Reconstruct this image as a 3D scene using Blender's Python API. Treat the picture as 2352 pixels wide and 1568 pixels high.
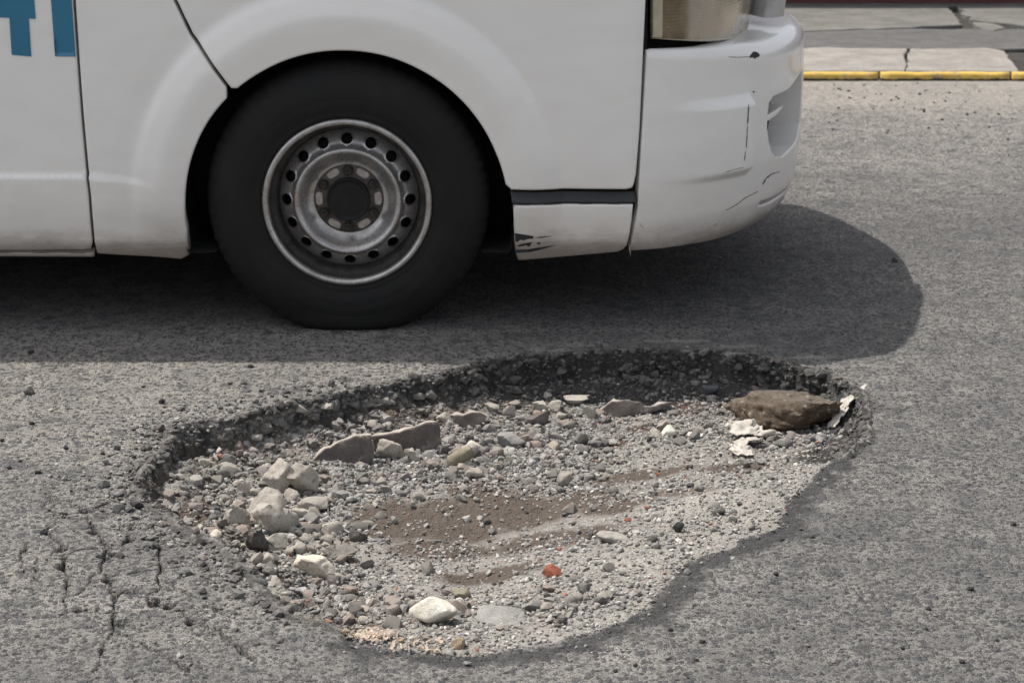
import bpy, bmesh, math, random
import numpy as np
from mathutils import Vector, Matrix
from mathutils.geometry import delaunay_2d_cdt

for o in list(bpy.data.objects):
    bpy.data.objects.remove(o)
C = bpy.context.scene.collection
scn = bpy.context.scene
R = math.radians
rng = np.random.default_rng(11)
random.seed(5)

# ------------------------------------------------------------------ camera
FPX, IW, IH = 4300.0, 2352.0, 1568.0        # focal length in pixels of a 2352 px wide picture
TH = R(17.3)
CAM = np.array([0.0, -4.55, 1.387])
cam = bpy.data.cameras.new('camera')
camo = bpy.data.objects.new('camera', cam)
C.objects.link(camo)
camo.location = CAM
camo.rotation_euler = (math.pi / 2 - TH, 0, 0)
cam.sensor_width = 36.0
cam.lens = 36.0 * FPX / IW
cam.clip_start = 0.05
cam.clip_end = 2000
cam.dof.use_dof = True
cam.dof.focus_distance = 3.55
cam.dof.aperture_fstop = 10.0
scn.camera = camo

# ------------------------------------------------------------------ sky, sun, exposure
SUN_TX, SUN_TY = 0.47, -0.21                # shadow shift per metre of height
sun_dir = Vector((-SUN_TX, -SUN_TY, 1.0)).normalized()      # towards the sun
elev = math.asin(sun_dir.z)
world = bpy.data.worlds.new('World')
scn.world = world
world.use_nodes = True
nt = world.node_tree
bg = nt.nodes['Background']
sky = nt.nodes.new('ShaderNodeTexSky')
sky.sky_type = 'NISHITA'
sky.sun_disc = False
sky.sun_elevation = elev
sky.sun_rotation = math.atan2(sun_dir.x, sun_dir.y)
sky.air_density = 1.0
sky.dust_density = 3.0
sky.ozone_density = 1.0
hs = nt.nodes.new('ShaderNodeHueSaturation')
hs.inputs['Saturation'].default_value = 0.30
nt.links.new(sky.outputs[0], hs.inputs['Color'])
nt.links.new(hs.outputs[0], bg.inputs[0])
bg.inputs[1].default_value = 0.112
sun = bpy.data.lights.new('sun', 'SUN')
sun.energy = 3.1
sun.angle = R(0.55)
sun.color = (1.0, 0.955, 0.89)
suno = bpy.data.objects.new('sun', sun)
C.objects.link(suno)
suno.location = (-4, 4, 12)
suno.rotation_euler = (-sun_dir).to_track_quat('-Z', 'Y').to_euler()
scn.view_settings.view_transform = 'Standard'
scn.view_settings.look = 'None'
scn.view_settings.exposure = 0.77
scn.view_settings.gamma = 1.0
scn.view_settings.use_curve_mapping = False
scn.render.engine = 'CYCLES'
scn.cycles.use_denoising = True
scn.cycles.max_bounces = 6

# ------------------------------------------------------------------ picture <-> place
FW = np.array([0, math.cos(TH), -math.sin(TH)])
UP = np.array([0, math.sin(TH), math.cos(TH)])
RT = np.array([1.0, 0, 0])


def ray(x, y):
    return RT * ((x - IW / 2) / FPX) + UP * (-(y - IH / 2) / FPX) + FW


def project(p):
    d = np.asarray(p) - CAM
    z = d @ FW
    return np.array([IW / 2 + FPX * (d @ RT) / z, IH / 2 - FPX * (d @ UP) / z])


def on_z(x, y, z=0.0):
    d = ray(x, y)
    return CAM + d * ((z - CAM[2]) / d[2])


def on_y(x, y, Y=0.0):
    d = ray(x, y)
    return CAM + d * ((Y - CAM[1]) / d[1])


def px_per_m(p):
    return FPX / ((np.asarray(p) - CAM) @ FW)


# ------------------------------------------------------------------ noise (numpy)
_perm = rng.permutation(4096).astype(np.int64)
_grad = rng.uniform(-1, 1, (4096, 3))
_grad /= np.linalg.norm(_grad, axis=1)[:, None]


def _h(ix, iy, iz=0):
    a = _perm[ix & 4095]
    a = _perm[(a + iy) & 4095]
    return _perm[(a + iz) & 4095]


def perlin(x, y, z=None):
    x = np.asarray(x, float)
    y = np.asarray(y, float)
    ix = np.floor(x).astype(np.int64)
    iy = np.floor(y).astype(np.int64)
    fx, fy = x - ix, y - iy
    u, v = fx * fx * fx * (fx * (fx * 6 - 15) + 10), fy * fy * fy * (fy * (fy * 6 - 15) + 10)
    if z is None:
        def g(a, b):
            t = _grad[_h(ix + a, iy + b)]
            return t[..., 0] * (fx - a) + t[..., 1] * (fy - b)
        n0 = g(0, 0) * (1 - u) + g(1, 0) * u
        n1 = g(0, 1) * (1 - u) + g(1, 1) * u
        return 1.6 * (n0 * (1 - v) + n1 * v)
    z = np.asarray(z, float)
    iz = np.floor(z).astype(np.int64)
    fz = z - iz
    w = fz * fz * fz * (fz * (fz * 6 - 15) + 10)

    def g3(a, b, c):
        t = _grad[_h(ix + a, iy + b, iz + c)]
        return t[..., 0] * (fx - a) + t[..., 1] * (fy - b) + t[..., 2] * (fz - c)
    r = 0
    for c, wc in ((0, 1 - w), (1, w)):
        n0 = g3(0, 0, c) * (1 - u) + g3(1, 0, c) * u
        n1 = g3(0, 1, c) * (1 - u) + g3(1, 1, c) * u
        r = r + wc * (n0 * (1 - v) + n1 * v)
    return 1.6 * r


def fbm(x, y, o=4, z=None, gain=0.5):
    s, a, f = 0, 1.0, 1.0
    for k in range(o):
        s = s + a * perlin(x * f + 17.3 * k, y * f - 9.1 * k, None if z is None else z * f + 5.7 * k)
        a *= gain
        f *= 2.03
    return s


def sstep(a, b, x):
    t = np.clip((x - a) / (b - a), 0, 1)
    return t * t * (3 - 2 * t)


# ------------------------------------------------------------------ object helpers
def link(o, parent=None):
    C.objects.link(o)
    if parent:
        o.parent = parent
    return o


def mesh_np(name, V, Fc, mats, parent=None, smooth=True, attrs=None, mat_idx=None):
    me = bpy.data.meshes.new(name)
    V = np.asarray(V, np.float32)
    Fc = np.asarray(Fc, np.int32)
    me.vertices.add(len(V))
    me.vertices.foreach_set('co', V.ravel())
    k = Fc.shape[1]
    me.loops.add(Fc.size)
    me.loops.foreach_set('vertex_index', Fc.ravel())
    me.polygons.add(len(Fc))
    me.polygons.foreach_set('loop_start', np.arange(0, Fc.size, k, dtype=np.int32))
    try:
        me.polygons.foreach_set('loop_total', np.full(len(Fc), k, np.int32))
    except Exception:
        pass
    if not isinstance(mats, (list, tuple)):
        mats = [mats]
    for m in mats:
        me.materials.append(m)
    if mat_idx is not None:
        me.polygons.foreach_set('material_index', np.asarray(mat_idx, np.int32))
    me.update(calc_edges=True)
    me.validate()
    me.polygons.foreach_set('use_smooth', np.full(len(me.polygons), smooth))
    for an, av in (attrs or {}).items():
        a = me.attributes.new(an, 'FLOAT', 'POINT')
        a.data.foreach_set('value', np.asarray(av, np.float32))
    me.update()
    o = bpy.data.objects.new(name, me)
    return link(o, parent)


def from_bm(name, bm, mats, parent=None, smooth=False):
    me = bpy.data.meshes.new(name)
    bmesh.ops.recalc_face_normals(bm, faces=bm.faces)
    bm.to_mesh(me)
    bm.free()
    if not isinstance(mats, (list, tuple)):
        mats = [mats]
    for m in mats:
        me.materials.append(m)
    if smooth:
        me.polygons.foreach_set('use_smooth', np.full(len(me.polygons), True))
    return link(bpy.data.objects.new(name, me), parent)


def tag(o, label=None, cat=None, group=None, kind=None):
    for k, v in (('label', label), ('category', cat), ('group', group), ('kind', kind)):
        if v:
            o[k] = v
    return o


def empty(name, loc=(0, 0, 0), parent=None):
    o = bpy.data.objects.new(name, None)
    o.location = loc
    o.empty_display_size = 0.1
    return link(o, parent)


def box_bm(bm, lo, hi, bev=0.0):
    r = bmesh.ops.create_cube(bm, size=1.0)
    vs = r['verts']
    for v in vs:
        v.co = Vector([lo[i] + (v.co[i] + 0.5) * (hi[i] - lo[i]) for i in range(3)])
    if bev:
        es = list({e for v in vs for e in v.link_edges})
        bmesh.ops.bevel(bm, geom=es, offset=bev, segments=2, affect='EDGES', profile=0.6)


# ------------------------------------------------------------------ material helper
class Mat:
    def __init__(s, name):
        s.m = bpy.data.materials.new(name)
        s.m.use_nodes = True
        s.t = s.m.node_tree
        s.b = s.t.nodes['Principled BSDF']

    def n(s, typ, **kw):
        nd = s.t.nodes.new(typ)
        for k, v in kw.items():
            setattr(nd, k, v)
        return nd

    def put(s, sock, v):
        if v is None:
            return
        if hasattr(v, 'is_output') or isinstance(v, bpy.types.NodeSocket):
            s.t.links.new(v, sock)
        elif isinstance(v, (tuple, list)) and len(v) == 3 and sock.type == 'RGBA':
            sock.default_value = (*v, 1)
        else:
            sock.default_value = v

    def set(s, **kw):
        for k, v in kw.items():
            s.put(s.b.inputs[k.replace('_', ' ')], v)
        return s

    def pos(s):
        return s.n('ShaderNodeNewGeometry').outputs['Position']

    def obj(s):
        return s.n('ShaderNodeTexCoord').outputs['Object']

    def attr(s, name):
        return s.n('ShaderNodeAttribute', attribute_name=name).outputs['Fac']

    def noise(s, vec, scale, detail=4, rough=0.55, dist=0.0):
        nd = s.n('ShaderNodeTexNoise')
        s.put(nd.inputs['Vector'], vec)
        s.put(nd.inputs['Scale'], scale)
        s.put(nd.inputs['Detail'], detail)
        s.put(nd.inputs['Roughness'], rough)
        s.put(nd.inputs['Distortion'], dist)
        return nd.outputs['Fac']

    def vor(s, vec, scale, feature='F1', rnd=1.0):
        nd = s.n('ShaderNodeTexVoronoi', feature=feature)
        s.put(nd.inputs['Vector'], vec)
        s.put(nd.inputs['Scale'], scale)
        s.put(nd.inputs['Randomness'], rnd)
        return nd

    def math(s, op, a, b=None, c=None, clamp=False):
        nd = s.n('ShaderNodeMath', operation=op)
        nd.use_clamp = clamp
        s.put(nd.inputs[0], a)
        s.put(nd.inputs[1], b)
        s.put(nd.inputs[2], c)
        return nd.outputs[0]

    def ramp(s, v, a, b, lo=0.0, hi=1.0):
        nd = s.n('ShaderNodeMapRange', interpolation_type='SMOOTHSTEP')
        s.put(nd.inputs[0], v)
        for i, q in ((1, a), (2, b), (3, lo), (4, hi)):
            s.put(nd.inputs[i], q)
        return nd.outputs[0]

    def mix(s, f, a, b, blend='MIX'):
        nd = s.n('ShaderNodeMix', data_type='RGBA', blend_type=blend)
        s.put(nd.inputs[0], f)
        s.put(nd.inputs[6], a)
        s.put(nd.inputs[7], b)
        return nd.outputs[2]

    def vmul(s, vec, k):
        nd = s.n('ShaderNodeVectorMath', operation='MULTIPLY')
        s.put(nd.inputs[0], vec)
        nd.inputs[1].default_value = k
        return nd.outputs[0]

    def vadd(s, vec, w):
        nd = s.n('ShaderNodeVectorMath', operation='ADD')
        s.put(nd.inputs[0], vec)
        s.put(nd.inputs[1], w)
        return nd.outputs[0]

    def sep(s, vec):
        nd = s.n('ShaderNodeSeparateXYZ')
        s.put(nd.inputs[0], vec)
        return nd.outputs

    def red(s, col):
        nd = s.n('ShaderNodeSeparateColor')
        s.put(nd.inputs[0], col)
        return nd.outputs

    def bump(s, h, strength=0.5, dist=0.004):
        nd = s.n('ShaderNodeBump')
        nd.inputs['Strength'].default_value = strength
        nd.inputs['Distance'].default_value = dist
        s.put(nd.inputs['Height'], h)
        s.put(s.b.inputs['Normal'], nd.outputs[0])
        return s


def simple(name, col, rough=0.5, metal=0.0, var=0.12, scale=30, coat=0.0, bump=0.0):
    m = Mat(name)
    p = m.obj()
    f = m.noise(p, scale, 5, 0.6)
    c = m.mix(m.ramp(f, 0.3, 0.7), tuple(x * (1 - var) for x in col), tuple(min(1, x * (1 + var)) for x in col))
    m.set(Base_Color=c, Roughness=m.ramp(f, 0.2, 0.8, rough * 0.85, min(1, rough * 1.15)), Metallic=metal, Coat_Weight=coat)
    if bump:
        m.bump(m.noise(p, scale * 3, 4), 0.4, bump)
    return m.m


# ------------------------------------------------------------------ ground materials
def asphalt():
    m = Mat('asphalt')
    p = m.pos()
    wob = m.noise(p, 60, 3)
    pw = m.vadd(p, m.mix(0.5, (0, 0, 0), m.n('ShaderNodeTexNoise').outputs['Color']))
    nz = m.n('ShaderNodeTexNoise')
    m.put(nz.inputs['Vector'], p)
    nz.inputs['Scale'].default_value = 150
    nz.inputs['Detail'].default_value = 3
    off = m.vmul(nz.outputs['Color'], (0.009, 0.009, 0.009))
    q = m.vadd(p, off)
    v1 = m.vor(q, 96)
    v2 = m.vor(q, 220)
    v3 = m.vor(q, 52)
    r1 = m.red(v1.outputs['Color'])[0]
    r2 = m.red(v2.outputs['Color'])[0]
    r3 = m.red(v3.outputs['Color'])[1]
    big = m.noise(p, 2.3, 5, 0.6)
    mid = m.noise(p, 14, 5, 0.65)
    black = m.attr('black')
    dust = m.attr('dust')
    # share of dark stone that shows through the dust
    thr = m.math('ADD', m.math('MULTIPLY', big, 0.45), m.math('MULTIPLY', mid, 0.35))
    thr = m.math('ADD', thr, m.math('MULTIPLY', dust, 0.32))
    thr = m.math('SUBTRACT', thr, 0.10)
    s1 = m.math('MULTIPLY', m.ramp(m.math('SUBTRACT', r1, thr), -0.05, 0.12), m.ramp(v1.outputs['Distance'], 0.54, 0.38))
    s2 = m.math('MULTIPLY', m.ramp(m.math('SUBTRACT', r2, thr), 0.0, 0.15), m.ramp(v2.outputs['Distance'], 0.54, 0.38))
    s3 = m.math('MULTIPLY', m.ramp(r3, 0.84, 0.90), m.ramp(v3.outputs['Distance'], 0.5, 0.38))
    fine = m.noise(p, 420, 3, 0.7)
    col = m.mix(m.ramp(fine, 0.34, 0.66), (0.145, 0.136, 0.124), (0.430, 0.404, 0.370))
    col = m.mix(m.ramp(mid, 0.35, 0.7, 0, 0.8), col, (0.165, 0.157, 0.145))
    stone = m.mix(r2, (0.045, 0.046, 0.048), (0.125, 0.125, 0.126))
    col = m.mix(m.math('MULTIPLY', s2, 0.85), col, stone)
    stone1 = m.mix(m.red(v1.outputs['Color'])[2], (0.045, 0.046, 0.048), (0.145, 0.144, 0.143))
    col = m.mix(m.math('MULTIPLY', s1, 0.88), col, stone1)
    col = m.mix(m.math('MULTIPLY', s3, 0.8), col, (0.085, 0.087, 0.092))
    v4 = m.vor(m.vadd(p, m.vmul(nz.outputs['Color'], (0.03, 0.03, 0.03))), 17)
    s4 = m.math('MULTIPLY', m.ramp(m.red(v4.outputs['Color'])[0], 0.74, 0.78), m.ramp(v4.outputs['Distance'], 0.40, 0.22))
    col = m.mix(m.math('MULTIPLY', s4, 0.75), col, (0.085, 0.085, 0.085))
    pale = m.math('MULTIPLY', m.ramp(m.red(v2.outputs['Color'])[1], 0.93, 0.95), m.ramp(v2.outputs['Distance'], 0.5, 0.35))
    col = m.mix(m.math('MULTIPLY', pale, 0.7), col, (0.46, 0.43, 0.38))
    # oily patches
    wear_shade = m.ramp(m.noise(m.vmul(p, (1, 1.3, 1)), 5.2, 5, 0.7), 0.52, 0.70, 0, 0.55)
    worn = m.ramp(m.noise(m.vmul(p, (0.5, 1.6, 1)), 1.9, 4, 0.6), 0.44, 0.64, 0, 0.42)
    col = m.mix(m.math('MULTIPLY', worn, m.ramp(dust, 0.6, 0.1)), col, (0.105, 0.104, 0.105))
    col = m.mix(wear_shade, col, (0.10, 0.102, 0.105))
    col = m.mix(m.math('MULTIPLY', m.attr('wear_shade'), m.ramp(mid, 0.2, 0.8, 0.30, 0.62)), col, (0.085, 0.085, 0.087))  # painted lane shade, plus worn road tone, darkens the asphalt
    pit = m.math('MULTIPLY', m.ramp(m.red(v1.outputs['Color'])[1], 0.90, 0.93), m.ramp(v1.outputs['Distance'], 0.42, 0.25))
    col = m.mix(m.math('MULTIPLY', pit, 0.75), col, (0.035, 0.034, 0.033))
    d2 = m.math('MULTIPLY', m.ramp(m.math('ADD', dust, m.math('MULTIPLY', m.math('SUBTRACT', fine, 0.5), 0.6)), 0.55, 1.2), 0.55)
    col = m.mix(d2, col, (0.40, 0.365, 0.32))
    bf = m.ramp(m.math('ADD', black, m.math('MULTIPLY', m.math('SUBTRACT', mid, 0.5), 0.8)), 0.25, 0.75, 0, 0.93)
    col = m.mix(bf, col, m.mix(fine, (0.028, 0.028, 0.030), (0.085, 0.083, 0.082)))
    h = m.math('ADD', m.math('MULTIPLY', s1, 0.9), m.math('MULTIPLY', s2, 0.45))
    h = m.math('ADD', h, m.math('MULTIPLY', s3, 0.9))
    h = m.math('ADD', h, m.math('MULTIPLY', m.noise(p, 170, 5, 0.7), 1.1))
    h = m.math('SUBTRACT', h, m.math('MULTIPLY', pit, 1.2))
    m.set(Base_Color=col, Roughness=0.92, Specular_IOR_Level=0.3)
    m.bump(h, 0.95, 0.0065)
    return m.m


def bed():
    m = Mat('pothole_dirt')
    p = m.pos()
    mid = m.noise(p, 22, 6, 0.7)
    fine = m.noise(p, 260, 4, 0.75)
    v = m.vor(p, 190)
    v2 = m.vor(p, 95)
    black, mud, dirt, pale = m.attr('black'), m.attr('mud'), m.attr('dirt'), m.attr('dust')
    col = m.mix(m.ramp(mid, 0.3, 0.7), (0.200, 0.185, 0.166), (0.345, 0.322, 0.292))
    col = m.mix(m.math('MULTIPLY', m.ramp(m.red(v.outputs['Color'])[0], 0.35, 0.9), 0.7), col,
                m.mix(m.red(v.outputs['Color'])[1], (0.09, 0.09, 0.092), (0.38, 0.36, 0.33)))
    col = m.mix(m.math('MULTIPLY', m.ramp(m.red(v2.outputs['Color'])[0], 0.7, 0.9), m.ramp(v2.outputs['Distance'], 0.55, 0.4)), col,
                m.mix(m.red(v2.outputs['Color'])[1], (0.10, 0.10, 0.10), (0.33, 0.31, 0.29)))
    dj = m.ramp(m.math('ADD', dirt, m.math('MULTIPLY', m.math('SUBTRACT', mid, 0.5), 1.0)), 0.18, 0.62, 0, 0.92)
    col = m.mix(dj, col, m.mix(fine, (0.050, 0.036, 0.028), (0.125, 0.098, 0.078)))
    mj = m.ramp(m.math('ADD', mud, m.math('MULTIPLY', m.math('SUBTRACT', mid, 0.5), 0.6)), 0.4, 0.7, 0, 0.95)
    col = m.mix(mj, col, m.mix(mid, (0.085, 0.045, 0.032), (0.12, 0.068, 0.048)))
    pj = m.ramp(m.math('ADD', pale, m.math('MULTIPLY', m.math('SUBTRACT', mid, 0.5), 0.8)), 0.4, 1.0, 0, 0.6)
    col = m.mix(pj, col, (0.43, 0.40, 0.36))
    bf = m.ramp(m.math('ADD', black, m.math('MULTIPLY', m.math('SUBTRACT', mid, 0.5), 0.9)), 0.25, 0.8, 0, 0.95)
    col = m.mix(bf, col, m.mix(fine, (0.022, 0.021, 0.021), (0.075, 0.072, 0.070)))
    rough = m.ramp(mj, 0, 1, 0.95, 0.42)
    m.set(Base_Color=col, Roughness=rough, Specular_IOR_Level=0.3)
    h = m.math('ADD', m.math('MULTIPLY', m.noise(p, 120, 6, 0.75), 1.4), m.math('MULTIPLY', v.outputs['Distance'], -0.9))
    m.bump(h, 0.9, 0.005)
    return m.m


M_ROAD = asphalt()
M_BED = bed()


def stone_mat(name, a, b, c=None, pits=0.0, scale=25, bump=0.004, per_object=False, grain=0.5):
    """broken rock: two tones by noise, grain, a little dust"""
    m = Mat(name)
    p = m.obj()
    n1 = m.noise(p, scale, 6, 0.7)
    n2 = m.noise(p, scale * 9, 4, 0.75)
    col = m.mix(m.ramp(n1, 0.32, 0.68), a, b)
    col = m.mix(m.ramp(n2, 0.35, 0.75, 0, grain), col, tuple(x * 0.45 for x in a))
    if c:
        col = m.mix(m.ramp(m.noise(p, scale * 2.7, 5, 0.7), 0.60, 0.66), col, c)
    if name == 'brown_boulder':
        vs = m.vor(p, 70)
        sp = m.math('MULTIPLY', m.ramp(m.red(vs.outputs['Color'])[0], 0.72, 0.76), m.ramp(vs.outputs['Distance'], 0.36, 0.20))
        col = m.mix(m.math('MULTIPLY', sp, 0.85), col, (0.42, 0.37, 0.28))
        col = m.mix(m.ramp(m.noise(p, 110, 4, 0.75), 0.48, 0.62, 0, 0.7), col, (0.05, 0.037, 0.028))
    if name in ('beige_rock', 'grey_stone', 'dark_clump', 'brown_boulder'):
        nz_ = m.sep(m.n('ShaderNodeNewGeometry').outputs['Normal'])[2]
        du = m.math('MULTIPLY', m.ramp(m.math('ADD', nz_, m.math('MULTIPLY', m.math('SUBTRACT', n1, 0.5), 0.9)), 0.45, 0.95), 0.5 if name != 'brown_boulder' else 0.22)
        col = m.mix(du, col, (0.30, 0.278, 0.25))
    if per_object:
        rnd = m.n('ShaderNodeObjectInfo').outputs['Random']
        rc = m.n('ShaderNodeValToRGB')
        m.put(rc.inputs[0], rnd)
        el = rc.color_ramp.elements
        el[0].position, el[0].color = 0.0, (0.55, 0.55, 0.56, 1)
        el[1].position, el[1].color = 1.0, (1.55, 1.45, 1.32, 1)
        for ps, cc in ((0.25, (0.8, 0.79, 0.78, 1)), (0.5, (1.0, 0.98, 0.95, 1)), (0.62, (1.15, 0.98, 0.9, 1)), (0.8, (0.95, 0.97, 1.02, 1))):
            e = el.new(ps)
            e.color = cc
        col = m.mix(1.0, col, rc.outputs[0], 'MULTIPLY')
    m.set(Base_Color=col, Roughness=0.93, Specular_IOR_Level=0.25)
    m.bump(m.math('ADD', m.math('MULTIPLY', n1, 1.0), m.math('MULTIPLY', n2, 0.45)), 0.8, bump)
    return m.m


def gravel_mat():
    m = Mat('gravel')
    p = m.pos()
    tone = m.attr('tone')
    hue = m.attr('hue')
    col = m.mix(tone, (0.040, 0.039, 0.039), (0.56, 0.54, 0.505))
    col = m.mix(m.math('MULTIPLY', m.ramp(hue, 0.6, 1.0), 0.35), col, (0.38, 0.315, 0.27))
    col = m.mix(m.ramp(hue, 0.993, 0.995, 0, 0.8), col, (0.36, 0.14, 0.075))
    n = m.noise(p, 300, 4, 0.7)
    col = m.mix(m.ramp(n, 0.35, 0.75, 0, 0.45), col, (0.10, 0.095, 0.088))
    m.set(Base_Color=col, Roughness=0.93, Specular_IOR_Level=0.25)
    m.bump(n, 0.6, 0.002)
    return m.m


M_GRAVEL = gravel_mat()
M_STONE = stone_mat('grey_stone', (0.175, 0.168, 0.158), (0.30, 0.287, 0.267), per_object=True, scale=60, bump=0.002)
M_ROCK = stone_mat('beige_rock', (0.34, 0.308, 0.264), (0.47, 0.435, 0.385), (0.21, 0.18, 0.15), scale=24, grain=0.55)
M_PALE = stone_mat('pale_rock', (0.52, 0.46, 0.37), (0.68, 0.63, 0.54), (0.30, 0.26, 0.21), scale=40, grain=0.6)
M_WHITE = stone_mat('white_rock', (0.56, 0.51, 0.42), (0.74, 0.71, 0.64), (0.36, 0.34, 0.29), scale=30, grain=0.35)
M_DARKCLUMP = stone_mat('dark_clump', (0.085, 0.076, 0.068), (0.17, 0.155, 0.14), (0.045, 0.04, 0.037), scale=45, bump=0.008)
M_BOULDER = stone_mat('brown_boulder', (0.105, 0.077, 0.055), (0.215, 0.163, 0.115), (0.30, 0.25, 0.18), scale=42, bump=0.020)
M_BRICK = stone_mat('brick_red', (0.23, 0.075, 0.048), (0.30, 0.11, 0.07), scale=40, grain=0.4)
M_COBBLE = stone_mat('tan_cobble', (0.20, 0.175, 0.125), (0.30, 0.27, 0.20), scale=40, grain=0.4)
M_PLATE = stone_mat('brown_plate', (0.100, 0.086, 0.079), (0.165, 0.145, 0.134), (0.22, 0.20, 0.185), scale=16, bump=0.003, grain=0.25)
M_PLATE_EDGE = stone_mat('broken_plate_edge', (0.33, 0.29, 0.245), (0.46, 0.42, 0.37), scale=40, grain=0.6)
M_BLACKSTONE = stone_mat('black_stone', (0.035, 0.034, 0.034), (0.075, 0.073, 0.072), scale=60)

# ------------------------------------------------------------------ pothole outline (points on the road plane)
# picture x, y of the rim, then depth at the edge, at 12 cm, at 30 cm, and edge width
B = (0.078, 0.100, 0.112, 0.018)
BL = (0.072, 0.094, 0.108, 0.034)
L = (0.048, 0.070, 0.100, 0.040)
FL = (0.040, 0.060, 0.085, 0.022)
FR = (0.009, 0.024, 0.055, 0.045)
RF = (0.008, 0.020, 0.040, 0.055)
RR = (0.045, 0.062, 0.074, 0.025)
RIM = [(385, 985, BL), (440, 968, BL), (520, 953, BL), (580, 940, BL), (640, 922, BL), (720, 904, BL), (800, 888, BL), (870, 878, BL),
       (940, 863, BL), (1000, 853, BL), (1060, 838, BL), (1110, 824, B), (1200, 811, B), (1300, 806, B), (1400, 800, B), (1500, 798, B),
       (1600, 800, B), (1680, 806, B), (1760, 817, B), (1830, 834, B), (1890, 850, B), (1940, 868, RR), (1978, 895, RR), (1994, 940, RR),
       (1988, 1000, RR), (1950, 1035, RR), (1900, 1068, RF), (1868, 1108, RF), (1826, 1135, RF), (1808, 1172, RF), (1796, 1208, RF),
       (1735, 1225, RF), (1680, 1252, RF), (1600, 1282, RF), (1562, 1308, RF), (1530, 1345, RF), (1516, 1384, RF), (1470, 1405, FR),
       (1400, 1432, FR), (1340, 1450, FR), (1280, 1474, FR), (1200, 1488, FR), (1100, 1497, FR), (1000, 1497, FR), (900, 1487, FR),
       (820, 1464, FR), (750, 1436, FL), (680, 1413, FL), (635, 1385, FL), (600, 1348, FL), (572, 1310, FL), (540, 1275, FL),
       (500, 1247, FL), (450, 1226, FL), (412, 1205, L), (388, 1170, L), (330, 1148, L), (300, 1112, L), (325, 1070, L), (372, 1025, L)]
RP = np.array([on_z(x, y)[:2] for x, y, _ in RIM])
RPAR = np.array([q for _, _, q in RIM])


def seg_dist(X, Y, P, closed=True):
    n = len(P)
    best = np.full(X.shape, 1e9)
    for i in range(n if closed else n - 1):
        a, b = P[i], P[(i + 1) % n]
        d = b - a
        t = np.clip(((X - a[0]) * d[0] + (Y - a[1]) * d[1]) / (d @ d + 1e-12), 0, 1)
        best = np.minimum(best, (X - a[0] - t * d[0]) ** 2 + (Y - a[1] - t * d[1]) ** 2)
    return np.sqrt(best)


def inside(X, Y, P):
    r = np.zeros(X.shape, bool)
    n = len(P)
    for i in range(n):
        a, b = P[i], P[(i + 1) % n]
        c = (a[1] > Y) != (b[1] > Y)
        with np.errstate(divide='ignore', invalid='ignore'):
            xi = (b[0] - a[0]) * (Y - a[1]) / (b[1] - a[1] + 1e-15) + a[0]
        r ^= c & (X < xi)
    return r


def q5(x, y):           # crop at 0,1200 scale 2.735
    return (x / 2.735 / 1.0884, (1200 + y / 2.735) / 1.0884)


CRACKS = [([(840, 90), (800, 120), (720, 150), (640, 185), (590, 215), (600, 270), (650, 320), (690, 370), (700, 410), (730, 460), (720, 530),
            (690, 600), (740, 650), (755, 720), (785, 790), (780, 880), (770, 960), (780, 1020), (900, 1070), (940, 1100)], 0.0045),
          ([(370, 250), (340, 300), (300, 360), (380, 400), (430, 450), (440, 500), (420, 580), (440, 630), (460, 690), (470, 740)], 0.0042),
          ([(950, 270), (890, 300), (880, 400), (820, 450)], 0.004),
          ([(1110, 380), (1080, 440), (1080, 530), (1100, 590), (1080, 650), (1100, 720), (1000, 790), (930, 770), (850, 760), (780, 800)], 0.0038),
          ([(440, 920), (520, 885), (580, 880)], 0.004),
          ([(1000, 800), (1050, 840), (1170, 860), (1260, 890), (1310, 960), (1500, 1020), (1560, 1070), (1640, 1150), (1750, 1220)], 0.004),
          ([(360, 20), (350, 120), (380, 230)], 0.003), ([(690, 600), (600, 700), (500, 820), (470, 900)], 0.0022),
          ([(250, 520), (220, 780)], 0.0018),
          ([(300, 360), (200, 420), (150, 520), (160, 640)], 0.0024), ([(440, 500), (560, 470), (700, 460)], 0.0026), ([(780, 880), (690, 900), (590, 880)], 0.003),
          ([(1100, 590), (950, 620), (760, 650)], 0.0026), ([(1080, 650), (1250, 760), (1400, 820), (1500, 900), (1620, 930)], 0.0026),
          ([(780, 1020), (700, 1150), (650, 1300)], 0.0013), ([(600, 270), (480, 250), (370, 250)], 0.0028), ([(940, 1100), (1100, 1180), (1300, 1300)], 0.0026),
          ([(640, 185), (500, 150), (360, 120)], 0.0022), ([(1080, 440), (980, 470), (880, 470), (730, 460)], 0.0028), ([(1500, 1020), (1400, 960), (1310, 960)], 0.0028),
          ([(950, 270), (1050, 300), (1110, 380)], 0.003), ([(470, 740), (440, 820), (440, 920)], 0.0024), ([(1260, 890), (1350, 860), (1480, 850)], 0.0026)]
CRACKP = [(np.array([on_z(*q5(x, y))[:2] for x, y in pts]), w) for pts, w in CRACKS]
CHIPS = [(590, 200, .013), (725, 510, .015), (430, 470, .012), (425, 590, .012), (880, 400, .014), (820, 975, .013), (1310, 960, .013),
         (740, 680, .012), (1150, 850, .013), (1050, 830, .013), (530, 885, .010), (650, 345, .012), (1690, 600, .02), (1080, 440, .012)]
CHIPP = [(on_z(*q5(x, y))[:2], r) for x, y, r in CHIPS]


def axis(a, b, step, lo, hi, g=1.16):
    core = list(np.arange(a, b + 1e-9, step))
    s, x = step, b
    up = []
    while x < hi:
        s = min(s * g, 25)
        x += s
        up.append(x)
    s, x = step, a
    dn = []
    while x > lo:
        s = min(s * g, 25)
        x -= s
        dn.append(x)
    return np.array(dn[::-1] + core + up)


GX = axis(-1.0, 1.02, 0.0031, -220, 220)
GY = axis(-1.95, 0.02, 0.0034, -220, 220)
XX, YY = np.meshgrid(GX, GY)


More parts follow.
